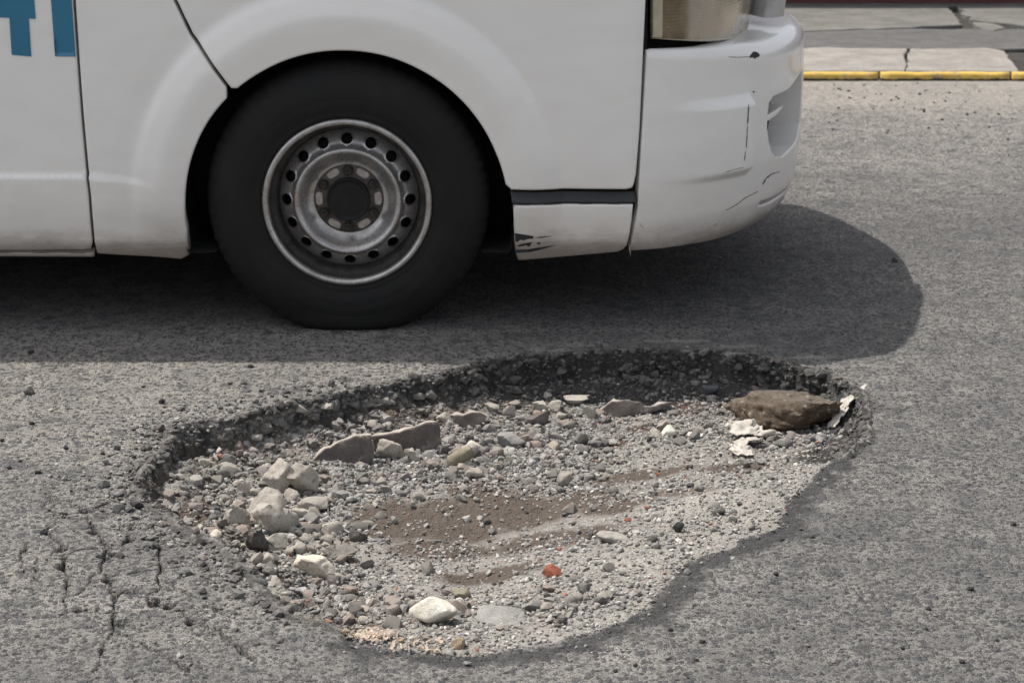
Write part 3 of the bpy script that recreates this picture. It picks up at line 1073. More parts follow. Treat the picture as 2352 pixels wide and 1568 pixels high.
def patch(name, Sf, uv, mat, parent, step=0.018, roll=0.005, skirt=0.03, holes=(), hole_skirt=None, extra=None, thick_mat=None, proud=0.0, fine=None):
    """trimmed panel on a surface: rolled edge, returns inwards by skirt"""
    loops = [resample(uv, min(step, 0.012))] + [resample(h, 0.008) for h in holes]
    area = lambda P: 0.5 * np.sum(P[:, 0] * np.roll(P[:, 1], -1) - np.roll(P[:, 0], -1) * P[:, 1])
    if area(loops[0]) < 0:
        loops[0] = loops[0][::-1]
    for i in range(1, len(loops)):
        if area(loops[i]) > 0:
            loops[i] = loops[i][::-1]
    pts, edges, bid = [], [], []
    for Lp in loops:
        b0 = len(pts)
        pts += list(Lp)
        edges += [(b0 + i, b0 + (i + 1) % len(Lp)) for i in range(len(Lp))]
        bid.append((b0, len(Lp)))
    nb = len(pts)

    def dist(Q):
        d = np.full(len(Q), 9.0)
        for Lp in loops:
            d = np.minimum(d, seg_dist(Q[:, 0], Q[:, 1], Lp))
        return d

    def ok(Q):
        r = inside(Q[:, 0], Q[:, 1], loops[0])
        for Lp in loops[1:]:
            r &= ~inside(Q[:, 0], Q[:, 1], Lp)
        return r
    cand = []
    if roll > 0:
        for off in (roll * 0.3, roll * 0.7, roll * 1.15):
            for Lp in loops:
                t = np.roll(Lp, -1, 0) - np.roll(Lp, 1, 0)
                t /= np.linalg.norm(t, axis=1)[:, None] + 1e-12
                Q = Lp + off * np.stack([-t[:, 1], t[:, 0]], 1)
                k = ok(Q) & (dist(Q) > off * 0.9)
                cand.append(Q[k])
    lo, hi = loops[0].min(0), loops[0].max(0)
    gx, gy = np.meshgrid(np.arange(lo[0], hi[0], step), np.arange(lo[1], hi[1], step))
    Q = np.stack([gx.ravel(), gy.ravel()], 1) + 1e-5
    k = ok(Q) & (dist(Q) > max(roll * 1.6, step * 0.4))
    cand.append(Q[k])
    if fine is not None:
        x0, x1, y0, y1, st = fine
        gx, gy = np.meshgrid(np.arange(x0, x1, st), np.arange(y0, y1, st))
        Q = np.stack([gx.ravel(), gy.ravel()], 1) + 2.3e-5
        k = ok(Q) & (dist(Q) > max(roll * 1.6, st * 0.5))
        cand.append(Q[k])
    allp = np.vstack([np.array(pts)] + cand)
    rv, re, rf, ov, oe, of = delaunay_2d_cdt([Vector(p) for p in allp], edges, [], 0, 1e-7, True)
    UV = np.array([(p[0], p[1]) for p in rv])
    tri = np.array([t for t in rf if len(t) == 3])
    cen = UV[tri].mean(1)
    tri = tri[ok(cen)]
    P = Sf(UV[:, 0], UV[:, 1])
    e = 1e-3
    du = Sf(UV[:, 0] + e, UV[:, 1]) - Sf(UV[:, 0] - e, UV[:, 1])
    dv = Sf(UV[:, 0], UV[:, 1] + e) - Sf(UV[:, 0], UV[:, 1] - e)
    N = np.cross(du, dv)
    N /= np.linalg.norm(N, axis=1)[:, None] + 1e-12
    P = P + N * proud
    d = dist(UV)
    if roll > 0:
        t = np.clip(1 - d / roll, 0, 1)
        P = P - N * (roll * (1 - np.sqrt(np.clip(1 - t * t, 0, 1))))[:, None]
    V = list(P)
    Fc = [tuple(t) for t in tri]
    mi = [0] * len(Fc)
    # map original boundary points to output vertices
    o2n = {}
    for ni, lst in enumerate(ov):
        for oi in lst:
            o2n[oi] = ni
    for li, (b0, n) in enumerate(bid):
        sk = skirt if li == 0 or hole_skirt is None else hole_skirt
        if sk <= 0:
            continue
        ids = [o2n[b0 + i] for i in range(n)]
        base = len(V)
        for i in ids:
            V.append(P[i] - N[i] * sk)
        for i in range(n):
            j = (i + 1) % n
            Fc.append((ids[i], ids[j], base + j))
            Fc.append((ids[i], base + j, base + i))
            mi += [0, 0]
    V = np.array(V)
    Fc = np.array(Fc)
    # make front triangles face outwards
    a = V[Fc[0]]
    nrm = np.cross(a[1] - a[0], a[2] - a[0])
    if nrm @ N[Fc[0][0]] < 0:
        Fc = Fc[:, ::-1]
    o = mesh_np(name, V, Fc, mat, parent, smooth=True, mat_idx=mi)
    me = o.data
    try:
        me.set_sharp_from_angle(angle=R(50))
    except Exception:
        pass
    return o


def uvs(Sf, pts):
    return np.array([inv(Sf, x, y) for x, y in pts])


def arch(a0, a1, n=30, r=None):
    """points of the wheel opening in the picture between two angles (deg, 0 = right, 90 = up)"""
    ARC = [(-21, 406), (-15, 397), (-5, 378), (5, 371), (20, 362), (40, 357), (60, 353), (90, 352), (115, 354), (130, 364), (137, 372), (150, 368), (165, 368), (180, 366), (190, 374), (199, 396)]
    aa = np.array([q[0] for q in ARC])
    rr = np.array([q[1] for q in ARC])
    out = []
    for a in np.linspace(a0, a1, n):
        q = np.interp(a, aa, rr)
        out.append((797 + q * math.cos(R(a)), 467 - q * math.sin(R(a))))
    return out


def arch_uv(a0, a1, n=34):
    """the opening as a smooth curve in metres on the body side"""
    out = []
    for a in np.linspace(a0, a1, n):
        r = np.interp(a, [-45, -25, -18, -8, 20, 60, 90, 120, 150, 172, 180, 190, 198, 207, 225], [.56, .447, .424, .404, .392, .383, .381, .384, .393, .398, .400, .407, .424, .456, .57])
        out.append((HX + r * math.cos(R(a)), HZ + 0.0 + r * math.sin(R(a))))
    return np.array(out)


van = empty('van', (HX - 1.3, 0.83, 0))
tag(van, 'white passenger van with scuffed bumper and blue lettering passing behind the pothole', 'van')
VANI = Matrix.Translation(van.location).inverted()


def vpart(o):
    if o.parent == van:
        o.matrix_parent_inverse = VANI
    return o


class _V:
    pass


def build_van():
    # --- side panels -------------------------------------------------
    gapL = [(150, -215), (166, -2), (175, 130), (186, 276), (196, 385), (202, 450), (207, 515), (212, 560)]
    left = uvs(S_side, gapL)
    bottomL = uvs(S_side, [(208, 575), (0, 577), (-520, 579)])
    doorL = np.vstack([left, bottomL, [(-2.02, bottomL[-1][1]), (-2.02, 1.06)]])
    o = patch('sliding_door', S_side, doorL, M_PAINT, van, fine=(-1.6, -1.0, 0.36, 0.43, 0.006))
    vpart(o)
    sd = o
    # blue lettering on the sliding door
    k = 5.226 * 1.0884
    foot = [(-80 * k / 1, -120), (448 - 12, -120), (448, 0), (468, 250), (378, 245), (410, 740), (155, 718), (125, 235), (0, 230), (-80 * k, 226)]
    foot = [(max(x, -1200) / k, y / k) for x, y in foot]
    bar = [(668 - 14, -200), (668, 0), (722, 738), (990, 742), (937, 0), (926, -200)]
    bar = [(x / k, y / k) for x, y in bar]
    for q in (foot, bar):
        vpart(patch('letter', S_side, uvs(S_side, q), M_BLUE, sd, step=0.012, roll=0, skirt=0.003, proud=0.0022))
    gapR = [(156, -215), (172, -2), (181, 130), (192, 276), (202, 385), (208, 450), (213, 515), (219, 570), (222, 582)]
    A = arch_uv(204, 137, 30)
    gd = uvs(S_side, [(520, 203), (436, 82), (397, 0), (330, -215)])
    lowA = uvs(S_side, [(222, 584), (320, 590), (417, 597)])
    A = A[A[:, 1] > lowA[-1][1] + 0.004]
    A = A[A[:, 0] < gd[0][0] + 0.004]
    sp = np.vstack([uvs(S_side, gapR), lowA, A, gd[0:], ])
    o = vpart(patch('side_panel', S_side, sp, M_PAINT, van, step=0.008, roll=0.006))
    # sill lip below the sliding door
    sl = uvs(S_side, [(-520, 582), (0, 582), (216, 583), (216, 591), (0, 590), (-520, 590)])
    sl = np.vstack([sl, [(-2.02, sl[-1][1]), (-2.02, sl[0][1])]])
    vpart(patch('sill', S_side, sl, M_PAINT, van, roll=0.003, step=0.03))
    # front door over the arch
    gd2 = uvs(S_side, [(338, -215), (405, 0), (443, 78), (531, 204)])
    A = arch_uv(134, -2, 60)
    A = A[A[:, 0] > gd2[-1][0] + 0.003]
    br = uvs(S_side, [(1174, 437), (1440, 436), (1452, 432), (1457, 424), (1462, 400), (1470, 300), (1477, 150), (1484, 0), (1490, -215)])
    A = A[~((A[:, 0] > HX) & (A[:, 1] < br[0][1] + 0.004))]
    fd = np.vstack([gd2, A, br])
    vpart(patch('front_door', S_side, fd, M_PAINT, van, step=0.008, roll=0.006))
    # black step trim and rocker below
    st = uvs(S_side, [(1172, 442), (1461, 442), (1461, 467), (1176, 469)])
    tr = lambda u, v: S_side(u, v) - np.stack([0 * u, -np.interp(v, [st[:, 1].min(), st[:, 1].min() + .010, st[:, 1].min() + .018, st[:, 1].max()], [.002, .004, .012, .018]), 0 * u], -1)
    vpart(patch('step_trim', tr, st, M_RUBBER, van, step=0.008, roll=0.003))
    bm = bmesh.new()
    a, b = S_side(np.array([st[0][0]]), np.array([st[0][1]]))[0], S_side(np.array([st[1][0]]), np.array([st[1][1]]))[0]
    rk = uvs(S_side, [(1178, 472), (1455, 470), (1452, 500), (1446, 540), (1440, 566), (1432, 574), (1420, 580), (1310, 590), (1190, 600), (1183, 580), (1180, 520)])
    vpart(patch('rocker_panel', S_side, rk, M_PAINT, van, step=0.012, roll=0.005))
    # --- bumper ------------------------------------------------------
    le = uvs(S_bump, [(1482, 180), (1474, 320), (1467, 440), (1466, 478), (1458, 520), (1448, 577)])
    bot = uvs(S_bump, [(1540, 569), (1640, 552), (1740, 511), (1795, 466)])
    print('bumper bottom uv', le[-1], bot)
    ub = np.linspace(bot[-1][0] + 0.05, UEND - 0.002, 8)
    botv = np.interp(ub, [bot[-1][0], UEND], [bot[-1][1], bot[-1][1]])
    tu = np.linspace(UEND - 0.002, le[0][0] + 0.004, 40)
    tt = 0.70 + shelf_w(tu) + np.minimum(0.012 + 0.35 * shelf_w(tu), 0.042) * 0.57 - 0.002
    outer = np.vstack([le, bot, np.stack([ub, botv], 1), np.stack([tu, tt], 1)])
    fog_px = [(1777, 222), (1768, 236), (1763.5, 263), (1763, 295), (1767, 327), (1773, 347), (1781, 359), (1797, 360)]
    fog = uvs(S_bump, fog_px)
    u1 = fog[0][0]
    ur = fog[:, 0].max()
    fog = np.vstack([fog, [(ur + .05, fog[-1][1] + .004), (ur + .16, fog[-1][1] + .012), (ur + .24, fog[-1][1] + .05), (ur + .24, fog[0][1] + 0.022), (ur + .16, fog[0][1] + .024)],
                     uvs(S_bump, [(1812, 206)])])
    slot = uvs(S_bump, [(1742, 474), (1765, 467), (1790, 452), (1806, 437)])
    slot2 = slot + np.array([0, 0.012])
    slot = np.vstack([slot, slot2[::-1]])
    bump = vpart(patch('bumper', S_bump, outer, M_PAINT, van, step=0.014, roll=0.004, skirt=0.03, holes=[fog, slot], hole_skirt=0.088,
                       fine=(U_DENT - 0.30, U_DENT + 0.03, V_DENT0 - 0.03, V_DENT1 + 0.02, 0.005)))
    deep = lambda k: (lambda u, t: S_bump_plain(u, t, k))
    vpart(patch('fog_recess', deep(0.088), fog * 1.0, simple('dusty_recess', (0.46, 0.41, 0.375), 0.7, var=0.15), bump, step=0.02, roll=0, skirt=0.004))
    # blade across the fog recess
    c5 = lambda x, y: ((1800 + x / 4.61) / 1.0884, (200 + y / 4.61) / 1.0884)
    bl = uvs(S_bump, [c5(545, 452), c5(640, 420), c5(740, 360), c5(822, 300), c5(815, 335), c5(740, 420), c5(650, 485), c5(545, 518)])
    bm_o = vpart(patch('fog_blade', deep(0.022), bl, M_PAINT, bump, step=0.01, roll=0.004, skirt=0.035))
    # mirrored far half of the bumper as one part
    tu2 = np.linspace(0.32, UEND, 30)
    prof = np.concatenate([np.linspace(0.20, 0.66, 10), np.linspace(0.67, 0.82, 8)])
    VV = []
    for u in tu2:
        t = np.minimum(prof, 0.70 + shelf_w(u) + 0.02)
        P = S_bump_plain(np.full(len(prof), u), t, 0.0)
        P[:, 1] = 2 * 0.83 - P[:, 1]
        VV.append(P)
    VV = np.array(VV)
    n1, n2 = VV.shape[:2]
    idx = np.arange(n1 * n2).reshape(n1, n2)
    Fq = np.stack([idx[:-1, :-1], idx[:-1, 1:], idx[1:, 1:], idx[1:, :-1]], -1).reshape(-1, 4)
    vpart(mesh_np('bumper_far_half', VV.reshape(-1, 3), Fq, M_PAINT, bump))
    # --- scratches on the bumper ------------------------------------
    def scratch(px, mat=M_SCR, nm='scratch', par=bump, Sf=S_bump):
        vpart(patch(nm, Sf, uvs(Sf, px), mat, par, step=0.02, roll=0, skirt=0.0006, proud=0.0007))

    def streak(path, w, seed=0):
        """ragged line of bare plastic"""
        rr = random.Random(seed)
        up, dn = [], []
        P = resample(path, 5, closed=False)
        for i, (x, y) in enumerate(P):
            t = np.array(P[min(i + 1, len(P) - 1)]) - np.array(P[max(i - 1, 0)])
            t /= np.linalg.norm(t) + 1e-9
            nrm = np.array([-t[1], t[0]])
            ww = w * (0.35 + 0.65 * rr.random()) * (0.3 if i in (0, len(P) - 1) else 1)
            up.append(np.array([x, y]) + nrm * ww)
            dn.append(np.array([x, y]) - nrm * ww * (0.4 + 0.6 * rr.random()))
        scratch(up + dn[::-1])
    c3 = lambda x, y: ((1240 + x / 2.2396) / 1.0884, (y / 2.2396) / 1.0884)
    scratch([c3(*q) for q in [(1418, 318), (1432, 300), (1438, 292), (1452, 290), (1468, 298), (1477, 310), (1470, 320), (1458, 322), (1452, 330), (1444, 328), (1436, 322), (1424, 326)]])
    streak([c3(1300, 318), c3(1350, 322), c3(1420, 318)], 0.9, 1)
    streak([c3(1415, 585), c3(1412, 640), c3(1408, 700)], 1.7, 2)
    streak([c3(1408, 705), c3(1405, 770), c3(1400, 830)], 1.3, 3)
    streak([c3(1397, 845), c3(1391, 900)], 1.2, 4)
    streak([c3(1492, 1035), c3(1510, 1000), c3(1540, 975), c3(1590, 960)], 1.6, 5)
    streak([c3(1285, 1178), c3(1340, 1150), c3(1400, 1105), c3(1470, 1070)], 1.0, 6)
    streak([c3(1283, 966), c3(1330, 950), c3(1385, 938)], 0.9, 7)
    streak([c3(805, 1250), c3(812, 1262), c3(825, 1275)], 1.0, 8)
    scratch([c3(*q) for q in [(1436, 512), (1446, 510), (1448, 518), (1440, 520)]])
    rs = bpy.data.objects['rocker_panel']
    c8 = lambda x, y: ((1200 + x / 4.704) / 1.0884, (420 + y / 4.704) / 1.0884)
    for q in ([(408, 765), (470, 775), (540, 785), (630, 800), (625, 830), (560, 835), (520, 850), (470, 845), (440, 870), (415, 860)],
              [(640, 818), (720, 806), (850, 800), (720, 822)],
              [(430, 915), (480, 895), (560, 880), (620, 870), (600, 890), (580, 925), (540, 905), (480, 920)], [(660, 885), (700, 870), (716, 884), (690, 898)],
              [(415, 960), (560, 955), (760, 925), (900, 905), (760, 945), (600, 985), (420, 1000)]):
        scratch([c8(*p) for p in q], M_SCR, 'paint_chip', rs, S_side)
    # --- headlight ---------------------------------------------------
    def S_lamp(u, v):
        x, y, nx, ny = plan(u)
        w = shelf_w(u) + 0.004
        o = -w - 0.02 * sstep(0.80, 0.70, v) * sstep(0.5, 0.9, u) * 0.6 - 0.03 * np.clip(v - 0.7, 0, 1)
        return np.stack([x + nx * o, y + ny * o, v + 0 * x], -1)
    lp = [(1498, -190), (1497, 60), (1498, 90), (1540, 93), (1600, 96), (1655, 95), (1692, 89), (1718, 76), (1735, 50), (1744, 0), (1750, -190)]
    m = Mat('aged_lens')
    p = m.pos()
    z = m.sep(p)[2]
    wv = m.n('ShaderNodeTexWave', bands_direction='Z')
    m.put(wv.inputs['Vector'], p)
    wv.inputs['Scale'].default_value = 38
    wv.inputs['Distortion'].default_value = 0.4
    n = m.noise(p, 14, 5, 0.65)
    st = m.ramp(m.noise(m.vmul(p, (14, 14, 3)), 4, 4, 0.7), 0.62, 0.70)
    col = m.mix(m.ramp(n, 0.3, 0.7), (0.19, 0.14, 0.075), (0.32, 0.255, 0.15))
    col = m.mix(m.math('MULTIPLY', st, 0.6), col, (0.16, 0.09, 0.04))
    col = m.mix(m.math('MULTIPLY', m.ramp(wv.outputs['Fac'], 0.4, 0.9), m.ramp(z, 0.735, 0.775, 0.05, 0.40)), col, (0.15, 0.105, 0.055))
    m.set(Base_Color=col, Roughness=m.ramp(n, 0.3, 0.7, 0.12, 0.3), Transmission_Weight=0.35, IOR=1.4, Coat_Weight=0.15, Coat_Roughness=0.15)
    m.bump(wv.outputs['Fac'], 0.05, 0.002)
    hl = empty('headlight', (0, 0, 0), van)
    hl.matrix_parent_inverse = VANI
    luv = uvs(S_lamp, lp)
    patch('lens', S_lamp, luv, m.m, hl, step=0.014, roll=0.006, skirt=0.006)
    S_ref = lambda u, v: S_lamp(u, v) - _nrm(u) * (0.05 + 0.02 * np.cos((u - 0.5) * 18))[..., None]
    refl = simple('lamp_reflector', (0.26, 0.22, 0.15), 0.35, metal=0.6, var=0.3)
    sh = luv * 1.0
    cc = sh.mean(0)
    patch('reflector', S_ref, cc + (sh - cc) * 0.95, refl, hl, step=0.02, roll=0, skirt=0.003)
    # side marker ledge inside the lamp (pale vertical strip at the left end)
    strip = uvs(S_lamp, [(1500, -190), (1500, 86), (1522, 88), (1524, -190)])
    S_in = lambda u, v: S_lamp(u, v) + _nrm(u) * 0.0012
    patch('lamp_edge', S_in, strip, simple('lamp_edge_plastic', (0.46, 0.42, 0.31), 0.4), hl, step=0.02, roll=0.002, skirt=0.01)
    # --- grille end piece -------------------------------------------
    c4b = lambda x, y: ((1560 + x / 4.704) / 1.0884, (y / 4.704) / 1.0884)
    m_trim = simple('white_trim', (0.72, 0.72, 0.72), 0.3, var=0.05)
    m_grey = simple('grey_trim', (0.46, 0.445, 0.42), 0.45, var=0.05)
    bm = bmesh.new()
    Yg = 0.50
    sec = []
    for yy, zz in ((212, 0), (0, 1), (-150, 2)):
        f = [c4b(1636 + (50 if yy < 100 else 0), yy), c4b(1752 + (20 if yy < 100 else 0), yy), c4b(1880 + (25 if yy < 100 else 0), yy - (20 if yy > 100 else 0))]
        A_ = on_y(*f[0], Yg + 0.0)
        B_ = on_y(*f[1], Yg - 0.02)
        C_ = on_y(*f[2], Yg + 0.03)
        D_ = C_ + np.array([-0.05, 0.10, 0])
        E_ = A_ + np.array([-0.04, 0.10, 0])
        sec.append([bm.verts.new(q) for q in (A_, B_, C_, D_, E_)])
    for a, b in zip(sec[:-1], sec[1:]):
        for i in range(5):
            f = bm.faces.new((a[i], a[(i + 1) % 5], b[(i + 1) % 5], b[i]))
            f.material_index = 1 if i == 1 else 0
    bm.faces.new(sec[0][::-1])
    bm.faces.new(sec[-1])
    vpart(from_bm('grille_trim', bm, [m_trim, m_grey], van))
    # --- inner shell (dark, seen through the gaps) -------------------
    nsec = []
    def outline(z, inset, xr, nose_in, kn=-0.35):
        us = np.concatenate([np.linspace(xr, 0.30, 6), np.linspace(0.34, UEND, 16)])
        x, y, nx, ny = plan(us)
        P = np.stack([x - nx * inset, y - ny * inset], 1)
        f = np.clip((P[:, 0] - kn) / (0.822 - kn), 0, 1)
        P[:, 0] -= nose_in * f
        Pm = P[::-1].copy()
        Pm[:, 1] = 2 * 0.83 - Pm[:, 1]
        Q = np.vstack([P, Pm])
        return [(a, b, z) for a, b in Q]

    def loft(name, secs, mat, cap0=True, cap1=True, skip=None, par=van, smooth=False):
        bm = bmesh.new()
        rows = [[bm.verts.new(q) for q in s_] for s_ in secs]
        n = len(rows[0])
        for a, b in zip(rows[:-1], rows[1:]):
            for i in range(n):
                j = (i + 1) % n
                if skip and skip(a[i].co, b[j].co):
                    continue
                bm.faces.new((a[i], a[j], b[j], b[i]))
        if cap0:
            bm.faces.new(rows[0][::-1])
        if cap1:
            bm.faces.new(rows[-1])
        return vpart(from_bm(name, bm, mat, par, smooth))
    XR = -3.75
    # upper body: roof, pillars, rear
    ub = [outline(1.062, 0.004, XR, 0.20, 0.42), outline(1.12, 0.010, XR, 0.24, 0.38), outline(1.66, 0.085, XR + 0.06, 0.60), outline(1.86, 0.125, XR + 0.10, 0.76),
          outline(1.95, 0.175, XR + 0.16, 0.86), outline(1.98, 0.26, XR + 0.25, 0.96)]
    loft('upper_body', ub, M_PAINT, smooth=True)
    # nose between bumper and windscreen, far side and rear
    lo = [outline(0.22, 0.075, XR, 0.10), outline(0.30, 0.045, XR, 0.13), outline(0.66, 0.045, XR, 0.20), outline(0.72, 0.045, XR, 0.215), outline(1.06, 0.045, XR, 0.22)]
    def cut(a, b):      # leave the near wheel well open
        c = (a + b) / 2
        return False
    bm = bmesh.new()
    # dark core: floor and firewall kept clear of the wheel wells
    box_bm(bm, (XR + 0.05, 0.30, 0.160), (0.36, 1.355, 1.05))
    vpart(from_bm('chassis', bm, M_UNDER, van))
    # near side backing plates behind the panel gaps, around the wheel
    for x0, x1, z0, z1 in ((XR, HX - 0.50, 0.205, 1.05), (HX + 0.50, 0.33, 0.205, 1.05), (HX - 0.497, HX + 0.497, HZ + 0.44, 1.05)):
        bm = bmesh.new()
        box_bm(bm, (x0, 0.034, z0), (x1, 0.296, z1))
        vpart(from_bm('inner_panel', bm, M_SHELL, van))
    # nose core behind bumper and lamp
    loft('nose_core', [[(a, b, z) for a, b, _ in outline(z, i_, 0.05, n_)] for z, i_, n_ in ((0.24, .06, .03), (0.64, .06, .02), (0.69, .07, .10), (1.05, .08, .15))], M_SHELL)
    # far side and rear skin
    bm = bmesh.new()
    box_bm(bm, (XR, 1.37, 0.20), (HX - 0.45, 1.66, 1.06), 0.02)
    box_bm(bm, (HX + 0.45, 1.37, 0.20), (0.28, 1.66, 1.06), 0.02)
    box_bm(bm, (HX - 0.45, 1.37, HZ + 0.40), (HX + 0.45, 1.66, 1.06), 0.005)
    vpart(from_bm('far_side', bm, M_PAINT, van))
    # rear part of the near side, behind the sliding door (out of frame)
    RX = HX - 2.57
    rq = [(-2.03, 0.235), (-2.03, 1.06), (XR, 1.06), (XR, 0.235), (RX - 0.43, 0.235)]
    for a in np.linspace(195, -15, 24):
        rq.append((RX + 0.40 * math.cos(R(a)), HZ + 0.40 * math.sin(R(a))))
    rq.append((RX + 0.43, 0.235))
    vpart(patch('rear_panel', S_side, np.array(rq), M_PAINT, van, step=0.05, roll=0.005))
    # windows
    def win(name, x0, x1, z0, z1):
        bm = bmesh.new()
        q = []
        for x, z in ((x0, z0), (x1, z0), (x1 - (0.18 if x1 > -0.1 else 0), z1), (x0, z1)):
            yy = np.interp(z, [1.12, 1.66], [0.010, 0.085]) - 0.004
            q.append((x, yy, z))
        f = bm.faces.new([bm.verts.new(c) for c in q])
        r = bmesh.ops.extrude_face_region(bm, geom=[f])
        for v in [g_ for g_ in r['geom'] if isinstance(g_, bmesh.types.BMVert)]:
            v.co.y += 0.02
        vpart(from_bm(name, bm, M_GLASSD, van))
    win('side_window', -0.72, 0.12, 1.16, 1.62)
    win('side_window', -1.9, -0.82, 1.16, 1.62)
    win('side_window', -3.6, -2.0, 1.16, 1.62)
    bm = bmesh.new()
    a = [(0.535, 0.45, 1.15), (0.535, 1.21, 1.15), (0.185, 1.21, 1.64), (0.185, 0.45, 1.64)]
    f = bm.faces.new([bm.verts.new(c) for c in a])
    r = bmesh.ops.extrude_face_region(bm, geom=[f])
    for v in [g_ for g_ in r['geom'] if isinstance(g_, bmesh.types.BMVert)]:
        v.co.x -= 0.05
    vpart(from_bm('windscreen', bm, M_GLASSD, van))
    # wheel well liner
    bm = bmesh.new()
    rows = []
    for a in np.linspace(-38, 218, 40):
        r = 0.425
        x, z_ = HX + r * math.cos(R(a)), HZ + r * math.sin(R(a))
        z_ = max(z_, 0.20)
        rows.append([bm.verts.new((x, y, z_)) for y in (0.012, 0.30)])
    for i in range(len(rows) - 1):
        bm.faces.new((rows[i][0], rows[i + 1][0], rows[i + 1][1], rows[i][1]))
    vpart(from_bm('wheel_well', bm, M_SHELL, van, smooth=True))


def _nrm(u):
    x, y, nx, ny = plan(u)
    return np.stack([nx, ny, 0 * nx], -1)


def S_bump_plain(u, t, k):
    global U_DENT
    keep = U_DENT
    U_DENT = 99.0
    P = S_bump(u, t)
    U_DENT = keep
    return P - _nrm(u) * k


build_van()


# ------------------------------------------------------------------ wheels
def metal_paint():
    m = Mat('dusty_wheel_silver')
    p = m.obj()
    n = m.noise(p, 18, 5, 0.65)
    n2 = m.noise(p, 120, 4, 0.7)
    col = m.mix(m.ramp(n, 0.35, 0.7), (0.52, 0.515, 0.51), (0.37, 0.34, 0.32))
    col = m.mix(m.ramp(n2, 0.5, 0.8, 0, 0.4), col, (0.16, 0.125, 0.105))
    m.set(Base_Color=col, Roughness=m.ramp(n2, 0.3, 0.7, 0.24, 0.40), Metallic=0.72)
    return m.m


def rubber_mat():
    m = Mat('tyre_rubber')
    p = m.obj()
    n = m.noise(p, 9, 5, 0.65)
    n2 = m.noise(p, 60, 4, 0.7)
    col = m.mix(m.ramp(n, 0.4, 0.75), (0.009, 0.009, 0.009), (0.015, 0.0135, 0.012))
    col = m.mix(m.ramp(n2, 0.55, 0.8, 0, 0.3), col, (0.022, 0.020, 0.018))
    m.set(Base_Color=col, Roughness=0.72, Specular_IOR_Level=0.3)
    m.bump(n2, 0.2, 0.001)
    return m.m


M_METAL = metal_paint()
M_PAD = simple('hub_pad', (0.40, 0.36, 0.335), 0.5, metal=0.35, var=0.2, scale=60)
M_HUBD = simple('hub_grime', (0.085, 0.076, 0.070), 0.55, metal=0.4, var=0.3, scale=60)
M_CAP = simple('black_hub_cap', (0.004, 0.004, 0.004), 0.75, var=0.2)
M_NUT = simple('rusty_nut', (0.050, 0.044, 0.040), 0.35, metal=0.6, var=0.3, scale=90)
M_TYRE = rubber_mat()


def lathe(prof, n=96):
    """prof: (r, y), axis along y"""
    V, Fc = [], []
    for i in range(n):
        a = 2 * math.pi * i / n
        for r, y in prof:
            V.append((r * math.cos(a), y, r * math.sin(a)))
    k = len(prof)
    for i in range(n):
        j = (i + 1) % n
        for q in range(k - 1):
            Fc.append((i * k + q, i * k + q + 1, j * k + q + 1, j * k + q))
    return np.array(V), np.array(Fc)


DISC = [(0.176, 0.066), (0.171, 0.059), (0.160, 0.049), (0.148, 0.041), (0.140, 0.037), (0.1372, 0.030), (0.1345, 0.021), (0.131, 0.0165), (0.1275, 0.0160), (0.123, 0.019),
        (0.116, 0.030), (0.104, 0.046), (0.096, 0.0525), (0.090, 0.0545), (0.055, 0.055), (0.040, 0.055)]


def disc_y(r):
    d = sorted(DISC)
    return np.interp(r, [q[0] for q in d], [q[1] for q in d])


